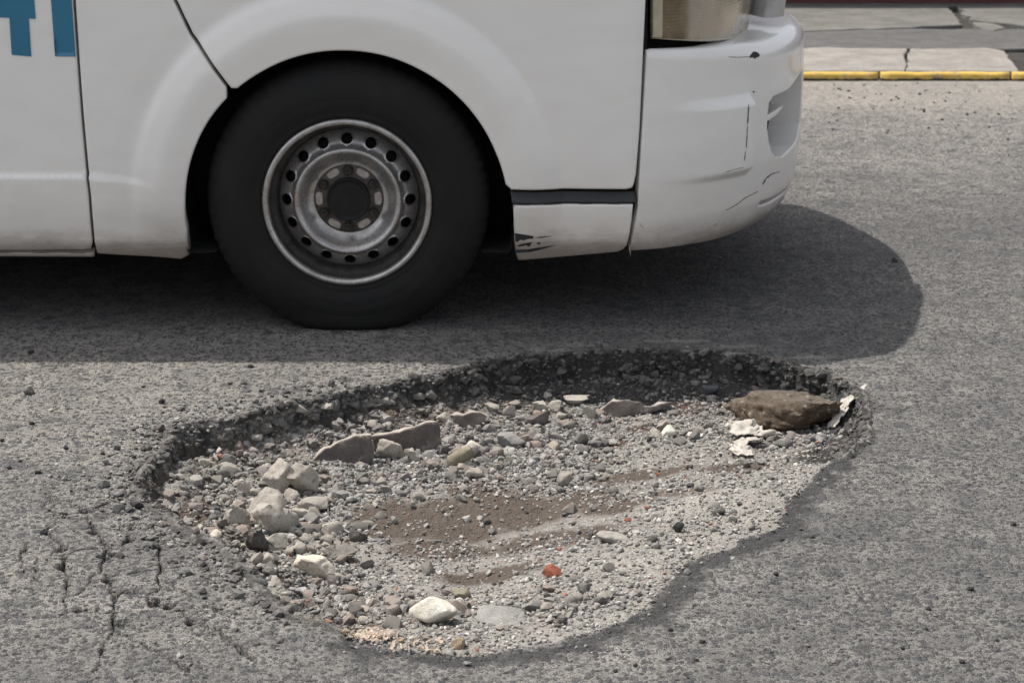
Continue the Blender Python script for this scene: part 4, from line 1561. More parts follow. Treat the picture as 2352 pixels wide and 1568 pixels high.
def make_wheel():
    w = empty('wheel', (HX, 0, HZ), van)
    w.matrix_parent_inverse = VANI
    # tyre
    prof = [(0.196, 0.020), (0.204, 0.010), (0.211, 0.004), (0.216, 0.001), (0.222, -0.0035), (0.2235, -0.0028), (0.232, -0.006), (0.246, -0.0105), (0.258, -0.0125), (0.2595, -0.0122), (0.2620, -0.0127), (0.272, -0.0130), (0.284, -0.0118),
            (0.2855, -0.0110), (0.289, -0.0107), (0.300, -0.007), (0.312, -0.001), (0.3135, -0.0002), (0.320, 0.0045), (0.330, 0.012), (0.338, 0.022), (0.343, 0.034)]
    tread = []
    for g in (0.055, 0.09, 0.125):
        tread += [(0.3455, g - 0.006), (0.337, g - 0.005), (0.337, g + 0.004), (0.3462, g + 0.005)]
    back = [(r, 0.176 - y) for r, y in prof[::-1]]
    V, Fc = lathe([(r + 0.0085 * max(0, (r - 0.25) / 0.09), y) for r, y in prof + tread + back], 200)
    # shoulder blocks
    ang = np.arctan2(V[:, 2], V[:, 0])
    rad = np.hypot(V[:, 0], V[:, 2])
    blk = (np.sin(ang * 64) > 0.55) & (rad > 0.331) & ((V[:, 1] < 0.04) | (V[:, 1] > 0.136))
    V[blk, 0] *= 0.988
    V[blk, 2] *= 0.988
    # flattened at the contact patch, sidewall bulging a little
    low = V[:, 2] < -HZ + 0.05
    V[low, 1] -= np.where(V[low, 1] < 0.08, 1, -1) * 0.010 * sstep(0.05, 0.0, V[low, 2] + HZ) * (V[low, 2] > -0.34)
    V[:, 2] = np.maximum(V[:, 2], -HZ + 0.001)
    mesh_np('tyre', V, Fc, M_TYRE, w)
    # rim: lip and barrel
    lip = [(0.2085, 0.014), (0.2115, 0.007), (0.2118, 0.002), (0.2095, -0.0025), (0.2045, -0.0045), (0.1995, -0.003), (0.1968, 0.002), (0.1957, 0.008)]
    V, Fc = lathe([(0.1957, 0.008), (0.1950, 0.014), (0.1935, 0.024), (0.188, 0.033), (0.1825, 0.037), (0.1800, 0.050), (0.1775, 0.068), (0.165, 0.085), (0.165, 0.15)], 128)
    mesh_np('rim_barrel', V, Fc, simple('barrel_shade', (0.050, 0.045, 0.041), 0.6, metal=0.3, var=0.3, scale=40), w)  # dark colour stands in for the shade deep in the barrel
    V, Fc = lathe(lip, 128)
    rim = mesh_np('rim', V, Fc, M_METAL, w)
    # disc with 16 vent holes
    pts, edges, holes = [], [], []
    loops = []
    for r in (0.176, 0.046):
        loops.append([(r * math.cos(t), r * math.sin(t)) for t in np.linspace(0, 2 * math.pi, 96, endpoint=False)])
    for k in range(16):
        a = math.pi / 2 + k * math.pi / 8
        c = (0.1545 * math.cos(a), 0.1545 * math.sin(a))
        e = []
        for t in np.linspace(0, 2 * math.pi, 22, endpoint=False):
            tr, tt_ = 0.0128 * math.cos(t), 0.0142 * math.sin(t)
            e.append((c[0] + tr * math.cos(a) - tt_ * math.sin(a), c[1] + tr * math.sin(a) + tt_ * math.cos(a)))
        holes.append(np.array(e))
        loops.append(e)
    for lp in loops:
        b0 = len(pts)
        pts += lp
        edges += [(b0 + i, b0 + (i + 1) % len(lp)) for i in range(len(lp))]
    for r, _ in DISC[1:-1] + [(0.146, 0), (0.160, 0), (0.165, 0), (0.1095, 0), (0.072, 0)]:
        for t in np.linspace(0, 2 * math.pi, 110, endpoint=False) + r * 50:
            q = np.array([r * math.cos(t), r * math.sin(t)])
            if all(np.linalg.norm(q - h.mean(0)) > 0.0165 for h in holes):
                pts.append(tuple(q))
    rv, re, rf, ov, oe, of = delaunay_2d_cdt([Vector(p) for p in pts], edges, [], 0, 1e-7, True)
    P2 = np.array([(p[0], p[1]) for p in rv])
    T = np.array([t for t in rf if len(t) == 3])
    cen = P2[T].mean(1)
    rc = np.hypot(cen[:, 0], cen[:, 1])
    keep = (rc < 0.176) & (rc > 0.046)
    for h in holes:
        keep &= ~inside(cen[:, 0], cen[:, 1], h)
    T = T[keep]
    r = np.hypot(P2[:, 0], P2[:, 1])
    V = np.stack([P2[:, 0], disc_y(r), P2[:, 1]], 1)
    T = T[:, ::-1]
    Vl, Tl = list(V), [tuple(t) for t in T]
    o2n = {oi: ni for ni, lst in enumerate(ov) for oi in lst}
    b0 = len(loops[0]) + len(loops[1])
    for h in loops[2:]:
        ids = [o2n[b0 + i] for i in range(len(h))]
        b0 += len(h)
        base = len(Vl)
        for i in ids:
            Vl.append(V[i] + np.array([0, 0.006, 0]))
        for i in range(len(ids)):
            j = (i + 1) % len(ids)
            Tl += [(ids[i], ids[j], base + j), (ids[i], base + j, base + i)]
    mesh_np('wheel_disc', np.array(Vl), np.array(Tl), M_METAL, w)
    # back of the wheel: brake drum, dark
    V, Fc = lathe([(0.001, 0.075), (0.150, 0.075), (0.160, 0.085), (0.160, 0.14)], 48)
    mesh_np('brake_drum', V, Fc, M_UNDER, w)
    # hub face ring grime, pads, nuts, cap
    V, Fc = lathe([(0.0885, 0.0552), (0.0875, 0.0535), (0.054, 0.0535)], 72)
    mesh_np('hub_face', V, Fc, M_HUBD, w)
    nut_me = pad_me = None
    for k in range(6):
        a = math.pi / 2 + k * math.pi / 3
        if nut_me is None:
            bm = bmesh.new()
            r_ = bmesh.ops.create_cone(bm, cap_ends=True, segments=6, radius1=0.0128, radius2=0.0114, depth=0.018)
            bmesh.ops.bevel(bm, geom=list(bm.edges), offset=0.0012, segments=1, affect='EDGES')
            bmesh.ops.create_cone(bm, cap_ends=True, segments=14, radius1=0.0150, radius2=0.0140, depth=0.003, matrix=Matrix.Translation((0, 0, -0.0055)))
            bmesh.ops.create_cone(bm, cap_ends=True, segments=12, radius1=0.0062, radius2=0.0050, depth=0.009, matrix=Matrix.Translation((0, 0, 0.0105)))
            bmesh.ops.rotate(bm, verts=bm.verts, cent=(0, 0, 0), matrix=Matrix.Rotation(math.pi / 2, 3, 'X'))
            o = from_bm('lug_nut', bm, M_NUT, w)
            nut_me = o.data
        else:
            o = link(bpy.data.objects.new('lug_nut', nut_me), w)
        o.location = (0.0725 * math.cos(a), 0.0465, 0.0725 * math.sin(a))
        o.rotation_euler = (0, a * 0.7, 0)
        a += math.pi / 6
        if pad_me is None:
            bm = bmesh.new()
            ring = []
            for rr, yy in ((1.0, 0.0), (0.92, -0.003), (0.80, -0.004)):
                lp = []
                for i in range(20):
                    t = 2 * math.pi * i / 20
                    cx, cz = abs(math.cos(t)) ** 0.6 * math.copysign(1, math.cos(t)), abs(math.sin(t)) ** 0.6 * math.copysign(1, math.sin(t))
                    th = cz * 0.0175 * rr / 0.074
                    rad = 0.074 + cx * 0.0100 * rr
                    lp.append(bm.verts.new((rad * math.cos(th), yy, rad * math.sin(th))))
                ring.append(lp)
            for p_, q_ in zip(ring[:-1], ring[1:]):
                for i in range(20):
                    j = (i + 1) % 20
                    bm.faces.new((p_[i], p_[j], q_[j], q_[i]))
            bm.faces.new(ring[-1])
            o = from_bm('hub_pad', bm, M_PAD, w, smooth=False)
            pad_me = o.data
        else:
            o = link(bpy.data.objects.new('hub_pad', pad_me), w)
        o.location = (0, 0.0533, 0)
        o.rotation_euler = (0, -a, 0)
    V, Fc = lathe([(0.0545, 0.055), (0.0545, 0.040), (0.0530, 0.0365), (0.0505, 0.036), (0.0495, 0.0395), (0.040, 0.0385), (0.02, 0.037), (0.0005, 0.0365)], 64)
    mesh_np('hub_cap', V, Fc, M_CAP, w)
    bm = bmesh.new()
    bmesh.ops.create_cone(bm, cap_ends=True, segments=10, radius1=0.0042, radius2=0.0032, depth=0.03,
                          matrix=Matrix.Translation((-0.142, 0.030, -0.108)) @ Matrix.Rotation(math.pi / 2, 4, 'X'))
    from_bm('valve_stem', bm, M_CAP, w, smooth=True)
    return w


front = make_wheel()


def copy_wheel(x, far):
    w = front.copy()
    C.objects.link(w)
    w.parent = van
    w.matrix_parent_inverse = VANI
    w.location = (x, 1.62 if far else 0.0, HZ)
    if far:
        w.rotation_euler = (0, 0, math.pi)
    for ch in list(front.children):
        c = ch.copy()
        C.objects.link(c)
        c.parent = w


copy_wheel(HX - 2.57, False)
copy_wheel(HX, True)
copy_wheel(HX - 2.57, True)


# ------------------------------------------------------------------ stones
def ico(sub):
    bm = bmesh.new()
    bmesh.ops.create_icosphere(bm, subdivisions=sub, radius=1.0)
    V = np.array([v.co for v in bm.verts])
    Fc = np.array([[v.index for v in f.verts] for f in bm.faces])
    bm.free()
    return V, Fc


ICO = {k: ico(k) for k in (1, 2, 3, 4, 5)}


def rock_shape(sub, seed, planes=11, p=10, rough=0.06, flat=1.0, freq=2.2):
    r_ = np.random.default_rng(seed)
    D, Fc = ICO[sub]
    n = r_.normal(size=(planes, 3))
    n[:, 2] *= flat
    n /= np.linalg.norm(n, axis=1)[:, None]
    d = r_.uniform(0.62, 1.0, planes)
    k = np.maximum(D @ n.T, 1e-3) / d
    r = (np.sum(k ** p, 1)) ** (-1.0 / p)
    r = np.minimum(r, 1.7)
    V = D * r[:, None]
    if rough:
        o = r_.uniform(0, 50, 3)
        f = fbm(V[:, 0] * freq + o[0], V[:, 1] * freq + o[1], 4, V[:, 2] * freq + o[2])
        V = V * (1 + rough * f)[:, None]
    lo, hi = V.min(0), V.max(0)
    return (V - (lo + hi) / 2) / ((hi - lo) / 2), Fc


def sharpish(o, ang=38):
    try:
        o.data.set_sharp_from_angle(angle=R(ang))
    except Exception:
        pass


def rock(name, box, mat, label, cat='rock', seed=1, sub=4, planes=11, p=12, rough=0.10, depth=0.72, hmin=0.38, hmax=1.0, sink=0.12, group=None, tilt=0, yaw=0, freq=2.2, dz=0.0):
    x0, y0, x1, y1 = box
    g = cast((x0 + x1) / 2, y1 - 0.10 * (y1 - y0))
    k = px_per_m(g)
    w = (x1 - x0) / k
    hp = (y1 - y0) / k
    d = g - CAM
    sn = -d[2] / np.linalg.norm(d)
    cs = math.sqrt(1 - sn * sn)
    dep = depth * w
    hz = (hp * 1.08 - dep * sn * 0.55) / cs
    hz = min(max(hz, hmin * w), hmax * w)
    V, Fc = rock_shape(sub, seed, planes, p, rough, freq=freq)
    V = V * np.array([w / 2, dep / 2, hz / 2 * 1.1])
    if tilt:
        c, s_ = math.cos(R(tilt)), math.sin(R(tilt))
        V = np.stack([V[:, 0] * c - V[:, 2] * s_, V[:, 1], V[:, 0] * s_ + V[:, 2] * c], 1)
    o = mesh_np(name, V, Fc, mat, smooth=True)
    sharpish(o)
    cy = g[1] + dep * 0.42
    o.location = (g[0], cy, float(hgt(g[0], g[1] + dep * 0.2)[0]) + hz * (0.5 - sink) + dz)
    return tag(o, label, cat, group)


def c6(x, y):
    return ((400 + x / 2.851) / 1.0884, (950 + y / 2.851) / 1.0884)


def c7(x, y):
    return ((1000 + x / 2.94) / 1.0884, (820 + y / 2.94) / 1.0884)


def c8r(x, y):
    return ((1600 + x / 2.94) / 1.0884, (820 + y / 2.94) / 1.0884)


def c9(x, y):
    return ((600 + x / 2.94) / 1.0884, (1300 + y / 2.94) / 1.0884)


def c10(x, y):
    return ((1400 + x / 2.0276) / 1.0884, (1200 + y / 2.0276) / 1.0884)


def bx(c, x0, y0, x1, y1):
    return (*c(x0, y0), *c(x1, y1))


def rocks():
    rock('rock', bx(c6, 695, 570, 965, 835), M_ROCK, 'large beige rock with sharp left corner at the head of the rubble heap', seed=21, planes=9, p=16, hmax=1.0)
    rock('rock', bx(c6, 905, 590, 1130, 870), M_ROCK, 'large beige rock leaning on the right side of the sharp cornered rock', seed=34, planes=10, p=14, hmax=1.1)
    rock('rock', bx(c6, 610, 775, 900, 1060), M_ROCK, 'beige rock slab sloping up behind the longest slab of the rubble heap', seed=5, planes=9, p=14, hmax=0.9)
    rock('rock', bx(c6, 630, 880, 985, 1130), M_ROCK, 'longest beige rock slab in the rubble heap, pointing right', seed=47, planes=9, p=14, tilt=-14, hmax=0.7)
    rock('rock', bx(c6, 445, 895, 640, 1060), M_ROCK, 'blocky beige rock at the left end of the rubble heap', seed=13, planes=8, p=18)
    rock('soil_clump', bx(c6, 445, 1045, 640, 1190), M_DARKCLUMP, 'dark soil clump under the blocky beige rock', 'soil clump', seed=81, rough=0.22, freq=3)
    rock('soil_clump', bx(c6, 600, 1070, 780, 1245), M_DARKCLUMP, 'dark soil clump below the longest beige slab', 'soil clump', seed=82, rough=0.22, freq=3)
    rock('rock', bx(c6, 945, 1258, 1248, 1422), M_PALE, 'pale cream rock with pitted top near the left front rim', seed=63, planes=9, p=12, rough=0.09, depth=0.55, hmin=0.45)
    rock('soil_clump', bx(c6, 1140, 1195, 1405, 1315), M_DARKCLUMP, 'dark grey soil clump right behind the pale cream rock', 'soil clump', seed=84, rough=0.2, freq=3)
    rock('cobble', bx(c6, 2040, 488, 2240, 640), M_COBBLE, 'round tan cobble half sunk in the gravel', 'stone', seed=7, planes=30, p=6, rough=0.04, hmin=0.6)
    rock('rock', bx(c6, 1535, 430, 1750, 600), M_ROCK, 'grey beige rock lying in front of the leaning brown plates', seed=38, planes=8, p=14)
    rock('rock', bx(c6, 1738, 486, 1858, 606), M_ROCK, 'small angular beige rock right of the rock before the brown plates', seed=12, planes=8, p=14, sub=3)
    rock('rock', bx(c6, 878, 786, 985, 886), M_ROCK, 'small cubic beige rock in front of the two big leaning rocks', seed=9, planes=7, p=18, sub=3)
    rock('rock', bx(c6, 970, 835, 1190, 960), M_ROCK, 'arched beige rock between the big rocks and the gravel', seed=71, planes=10, p=10, sub=3)
    rock('rock', bx(c6, 768, 1100, 915, 1245), M_ROCK, 'light beige rock with dark notch below the longest slab', seed=72, planes=9, p=12, sub=3)
    rock('rock', bx(c6, 540, 715, 650, 840), M_ROCK, 'upright beige rock left of the big sharp cornered rock', seed=73, planes=8, p=12, sub=3)
    rock('stone', bx(c6, 398, 632, 498, 730), M_STONE, 'round grey stone by the left wall of the pothole', 'stone', seed=74, planes=30, p=7, sub=3)
    rock('rock', bx(c6, 935, 915, 1090, 1020), M_ROCK, 'lumpy beige rock right of the sloping slab', seed=75, planes=10, p=10, sub=3)
    rock('rock', bx(c6, 985, 1100, 1100, 1180), M_ROCK, 'low beige rock right of the light notched rock', seed=76, planes=10, p=10, sub=3)
    rock('rock', bx(c6, 945, 1160, 1040, 1260), M_ROCK, 'narrow beige rock behind the pale cream rock', seed=77, planes=10, p=10, sub=3)
    rock('stone', bx(c6, 1040, 1180, 1118, 1255), M_STONE, 'light blue grey angular stone just behind the pale cream rock', 'stone', seed=78, planes=9, p=14, sub=3)
    rock('rock', bx(c6, 705, 1240, 815, 1330), M_ROCK, 'small beige rock left of the pale cream rock', seed=79, planes=9, p=12, sub=3)
    rock('rock', bx(c6, 335, 1080, 440, 1170), M_PALE, 'small tan rock against the asphalt edge left of the soil clumps', seed=80, planes=9, p=12, sub=3)
    rock('stone', bx(c6, 735, 1070, 815, 1140), M_BLACKSTONE, 'small black shiny edged stone under the longest slab', 'stone', seed=86, planes=8, p=18, sub=3)
    rock('rock', bx(c9, 1235, 572, 1602, 800), M_WHITE, 'large smooth white rock at the front rim', seed=91, planes=16, p=9, rough=0.05, depth=0.55, hmin=0.5)
    rock('stone', bx(c9, 1555, 500, 1695, 588), M_COBBLE, 'brown grey stone behind the large white rock', 'stone', seed=92, planes=14, p=8, sub=3)
    rock('brick_piece', bx(c9, 2222, 335, 2368, 428), M_BRICK, 'dark red piece of broken brick on the grit', 'brick piece', seed=93, planes=8, p=14, sub=3)
    rock('stone', bx(c7, 1150, 1070, 1280, 1178), M_STONE, 'light grey stone alone in the middle of the pothole', 'stone', seed=94, planes=9, p=12, sub=3)
    rock('stone', bx(c7, 712, 785, 930, 905), M_STONE, 'long flat grey stone among the back gravel', 'stone', seed=95, planes=9, p=12, sub=3, depth=0.5)
    rock('stone', bx(c7, 1920, 720, 2028, 808), M_WHITE, 'whitish stone beside the wet mud streak', 'stone', seed=96, planes=10, p=10, sub=3)
    rock('stone', bx(c8r, 350, 768, 462, 828), M_WHITE, 'low whitish stone between the mud streak and the rag', 'stone', seed=97, planes=10, p=10, sub=3)
    rock('stone', bx(c7, 2000, 1430, 2092, 1515), M_BLACKSTONE, 'dark round stone on the right grit slope', 'stone', seed=98, planes=14, p=9, sub=3)
    rock('stone', bx(c7, 480, 1020, 630, 1130), M_STONE, 'light blue grey stone in front of the tan cobble', 'stone', seed=99, planes=9, p=12, sub=3)
    rock('stone', bx(c7, 488, 835, 600, 912), M_WHITE, 'pale round stone just right behind the tan cobble', 'stone', seed=100, planes=14, p=9, sub=3)
    rock('mortar_lump', bx(c10, 185, 235, 360, 330), stone_mat('mortar', (0.27, 0.25, 0.225), (0.40, 0.375, 0.34), scale=50), 'pale crumbly mortar lump on the brown dirt', 'mortar lump', seed=101, planes=16, p=8, rough=0.10, hmin=0.25, hmax=0.34, sink=0.25)
    rock('asphalt_chunk', bx(c9, 1715, 580, 2110, 790), stone_mat('pale_asphalt', (0.20, 0.195, 0.185), (0.30, 0.29, 0.27), (0.13, 0.128, 0.125), scale=18), 'flat pale grey asphalt chunk on the front ledge right of the white rock', 'asphalt chunk',
         seed=102, planes=9, p=12, rough=0.07, hmin=0.15, hmax=0.3, depth=0.9, sink=0.3)
    rock('rock', bx(c7, 900, 620, 1100, 740), M_PLATE, 'brown faced rock in the rubble below the back wall', seed=103, planes=8, p=14, sub=3)
    rock('rock', bx(c7, 1090, 520, 1190, 640), M_ROCK, 'light angular rock in the rubble left of the long brown slab', seed=104, planes=8, p=14, sub=3)
    rock('rock', bx(c7, 1200, 525, 1400, 590), M_ROCK, 'flat light rock tucked behind the left end of the long brown slab', seed=105, planes=8, p=14, sub=3)
    rock('rock', bx(c7, 1345, 540, 1450, 690), M_ROCK, 'beige rock at the left tip of the long brown slab', seed=106, planes=8, p=14, sub=3)
    rock('rock', bx(c7, 750, 560, 850, 660), M_ROCK, 'light rock in the rubble right of the leaning plates', seed=107, planes=8, p=14, sub=3)
    rock('rock', bx(c7, 1280, 750, 1395, 870), M_STONE, 'rounded stone with tan cap amid the back gravel', seed=108, planes=12, p=10, sub=3)
    rock('rock', bx(c7, 1400, 805, 1495, 882), M_STONE, 'rounded grey stone at the edge of the wet mud', seed=109, planes=12, p=10, sub=3)
    rock('stone', bx(c8r, 440, 420, 580, 500), stone_mat('slate_blue', (0.09, 0.095, 0.105), (0.13, 0.137, 0.15), scale=40), 'dark blue grey stone under the black back wall', 'stone', seed=110, planes=9, p=12, sub=3)
    # the brown boulder
    b = rock('boulder', bx(c8r, 645, 425, 1490, 830), M_BOULDER, 'big brown boulder lodged in the right corner of the pothole', 'boulder', seed=223, planes=18, p=9, rough=0.13, hmax=0.36, hmin=0.30, depth=0.68, sub=5, sink=0.18, freq=2.8)
    # rubble along the foot of the back wall
    for i, (x, y, w, h) in enumerate([(690, 960, 40, 24), (640, 985, 36, 22), (745, 955, 44, 22), (810, 945, 34, 20), (585, 1010, 34, 24), (545, 1030, 30, 22), (1130, 940, 34, 24), (1180, 930, 30, 18),
                                      (1240, 935, 36, 24), (1110, 965, 34, 22), (1290, 960, 32, 22), (1215, 965, 30, 20), (470, 1065, 30, 24), (610, 1075, 30, 20), (880, 935, 34, 20), (960, 920, 34, 20)]):
        rock('rubble_stone', (x - w / 2, y - h / 2, x + w / 2, y + h / 2), M_STONE if i % 2 else M_ROCK, 'rough %s stone in the rubble bank under the back wall' % ('grey' if i % 2 else 'beige'), 'stone', seed=300 + i, planes=9, p=12, sub=3,
             group='%s rubble stones along the back wall' % ('grey' if i % 2 else 'beige'))


rocks()


def rubble_pieces():
    r_ = np.random.default_rng(64)
    spots = []
    while len(spots) < 74:
        k = r_.integers(0, 5)
        cx, cy, sx, sy = ((600, 1170, 95, 70), (520, 1110, 60, 40), (700, 1230, 80, 55), (880, 985, 170, 28), (660, 1330, 70, 40))[k]
        x, y = r_.normal(cx, sx * 0.6), r_.normal(cy, sy * 0.6)
        w = float(np.clip(r_.lognormal(math.log(28), 0.38), 14, 58))
        g = cast(x, y)
        if sval(g[:1], g[1:2])[0] < 0.035 or any((x - a) ** 2 + ((y - b) * 1.6) ** 2 < (0.55 * (w + c)) ** 2 for a, b, c in spots):
            continue
        spots.append((x, y, w))
    for i, (x, y, w) in enumerate(spots):
        rock('rubble_piece', (x - w / 2, y - w * .36, x + w / 2, y + w * .36), (M_ROCK, M_STONE, M_DARKCLUMP, M_ROCK, M_STONE)[i % 5], 'small broken %s rubble piece in the heap on the left of the pothole' % ('beige', 'grey', 'dark earthy', 'beige', 'grey')[i % 5], 'rubble', seed=900 + i, sub=3,
             planes=8 + i % 4, p=14, rough=0.11, sink=0.26, group='small %s rubble pieces round the heap' % ('beige', 'grey', 'dark earthy', 'beige', 'grey')[i % 5], yaw=0)


rubble_pieces()


# leaning brown plates (broken concrete or tile bedding)
def plate(poly, label, base, lean=9, thick=0.018, seed=0, cat='plate'):
    g = cast(*base)
    nrm = np.array([0, -math.cos(R(lean)), math.sin(R(lean))])
    uvec = np.array([1.0, 0, 0])
    vvec = np.cross(nrm, uvec)
    vvec = vvec if vvec[2] > 0 else -vvec
    pts = []
    for x, y in poly:
        d = ray(x, y)
        t = ((g - CAM) @ nrm) / (d @ nrm)
        q = CAM + d * t - g
        pts.append((q @ uvec, q @ vvec))
    pts = np.array(pts)
    r_ = np.random.default_rng(seed)
    Sf = lambda u, v: (u[:, None] * uvec + v[:, None] * vvec + nrm * (0.006 * fbm(u * 14 + seed, v * 14, 3) - 0.018 * np.clip(u / 0.2, -1, 1) ** 2)[:, None])
    jag = resample(pts, 0.012)
    jag = jag + 0.0012 * r_.normal(size=jag.shape)
    o = patch('broken_plate', Sf, jag, M_PLATE, None, step=0.012, roll=0.003, skirt=thick)
    # side walls and pale back edge
    me = o.data
    me.materials.append(M_PLATE_EDGE)
    for f in me.polygons:
        if abs(f.normal.dot(Vector(nrm))) < 0.35:
            f.material_index = 1
    o.location = g
    return tag(o, label, cat)


plate([c6(*q) for q in [(1055, 590), (1110, 545), (1180, 500), (1270, 440), (1390, 400), (1498, 393), (1520, 450), (1530, 570), (1500, 600), (1360, 620), (1200, 640)]],
      'left brown plate leaning behind the rubble heap', c6(1300, 590), seed=3)
plate([c6(*q) for q in [(1506, 395), (1600, 388), (1700, 372), (1820, 332), (1900, 302), (1985, 298), (2008, 360), (2000, 450), (1930, 525), (1830, 530), (1700, 560), (1560, 580), (1536, 500)]],
      'middle brown plate leaning right of the crack', c6(1750, 525), seed=8)
plate([c6(*q) for q in [(2082, 262), (2180, 240), (2290, 228), (2330, 260), (2280, 330), (2200, 352), (2085, 345)]], 'small brown plate at the right end of the leaning row', c6(2180, 345), seed=12)
plate([c7(*q) for q in [(1370, 690), (1430, 630), (1490, 590), (1560, 545), (1650, 522), (1780, 548), (1840, 575), (2005, 535), (2000, 565), (1850, 620), (1620, 655), (1470, 690)]],
      'long brown slab lying under the black back wall', c7(1650, 655), lean=20, seed=17, thick=0.03, cat='slab')


# ------------------------------------------------------------------ gravel
def scatter_mesh(name, P, rad, tone, hue, sub, mat, sink=0.25, ntemp=14, seed=0, squash=(0.55, 0.9)):
    r_ = np.random.default_rng(seed)
    T = [rock_shape(sub, 1000 + seed * 50 + i, planes=9 if sub < 2 else 8, p=14, rough=0.09)[0] for i in range(ntemp)]
    Fc0 = ICO[sub][1]
    n = len(P)
    nv = len(T[0])
    which = r_.integers(0, ntemp, n)
    V = np.array(T)[which]
    ax = np.stack([r_.uniform(0.75, 1.25, n), r_.uniform(0.75, 1.1, n), r_.uniform(*squash, n)], 1) * rad[:, None]
    a = r_.uniform(0, 2 * math.pi, n)
    b = r_.uniform(-0.5, 0.5, n)
    V = V * ax[:, None, :]
    cb, sb = np.cos(b)[:, None], np.sin(b)[:, None]
    V = np.stack([V[..., 0] * cb - V[..., 2] * sb, V[..., 1], V[..., 0] * sb + V[..., 2] * cb], -1)
    ca, sa = np.cos(a)[:, None], np.sin(a)[:, None]
    V = np.stack([V[..., 0] * ca - V[..., 1] * sa, V[..., 0] * sa + V[..., 1] * ca, V[..., 2]], -1)
    V = V + P[:, None, :]
    V[..., 2] += (ax[:, 2] * (1 - 2 * sink))[:, None]
    Fc = (Fc0[None] + (np.arange(n) * nv)[:, None, None]).reshape(-1, 3)
    o = mesh_np(name, V.reshape(-1, 3), Fc, mat, smooth=False, attrs={'tone': np.repeat(tone, nv), 'hue': np.repeat(hue, nv)})
    return o


def field(pts, X, Y):
    f = np.zeros(X.shape)
    for x, y, rx, ry, a in pts:
        c = cast(x, y)
        k = px_per_m(c)
        d = ray(x, y)
        sn = -d[2] / np.linalg.norm(d)
        f = np.maximum(f, a * np.exp(-((X - c[0]) / (rx / k)) ** 2 - ((Y - c[1]) / (ry / k / sn)) ** 2))
    return f


COARSE = [(600, 1180, 130, 110, 1), (760, 1110, 160, 50, 1), (900, 1080, 180, 40, 1), (1050, 1060, 190, 50, 1), (1200, 1020, 160, 50, 1), (1300, 980, 120, 30, .8),
          (700, 1230, 110, 60, 1), (700, 1330, 130, 50, 0.8), (850, 1400, 150, 35, 1), (1080, 1410, 160, 25, .8), (1300, 1390, 130, 25, .6), (1150, 1100, 200, 30, .6),
          (1550, 1000, 130, 20, .5), (1800, 1020, 120, 18, .5), (500, 1090, 80, 50, .9), (860, 1005, 250, 40, .7), (1640, 945, 120, 18, .4)]


def pick(n, power, lo_s=0.012, seed=0, boost=None):
    r_ = np.random.default_rng(seed)
    out = []
    x0, y0 = RP.min(0)
    x1, y1 = RP.max(0)
    while sum(len(o) for o in out) < n:
        q = r_.uniform((x0, y0), (x1, y1), (n * 4, 2))
        s = sval(q[:, 0], q[:, 1])
        q = q[s > lo_s]
        pr = boost(q[:, 0], q[:, 1])
        q = q[r_.random(len(q)) < pr]
        out.append(q)
    q = np.vstack(out)[:n]
    return np.column_stack([q, hgt(q[:, 0], q[:, 1])])


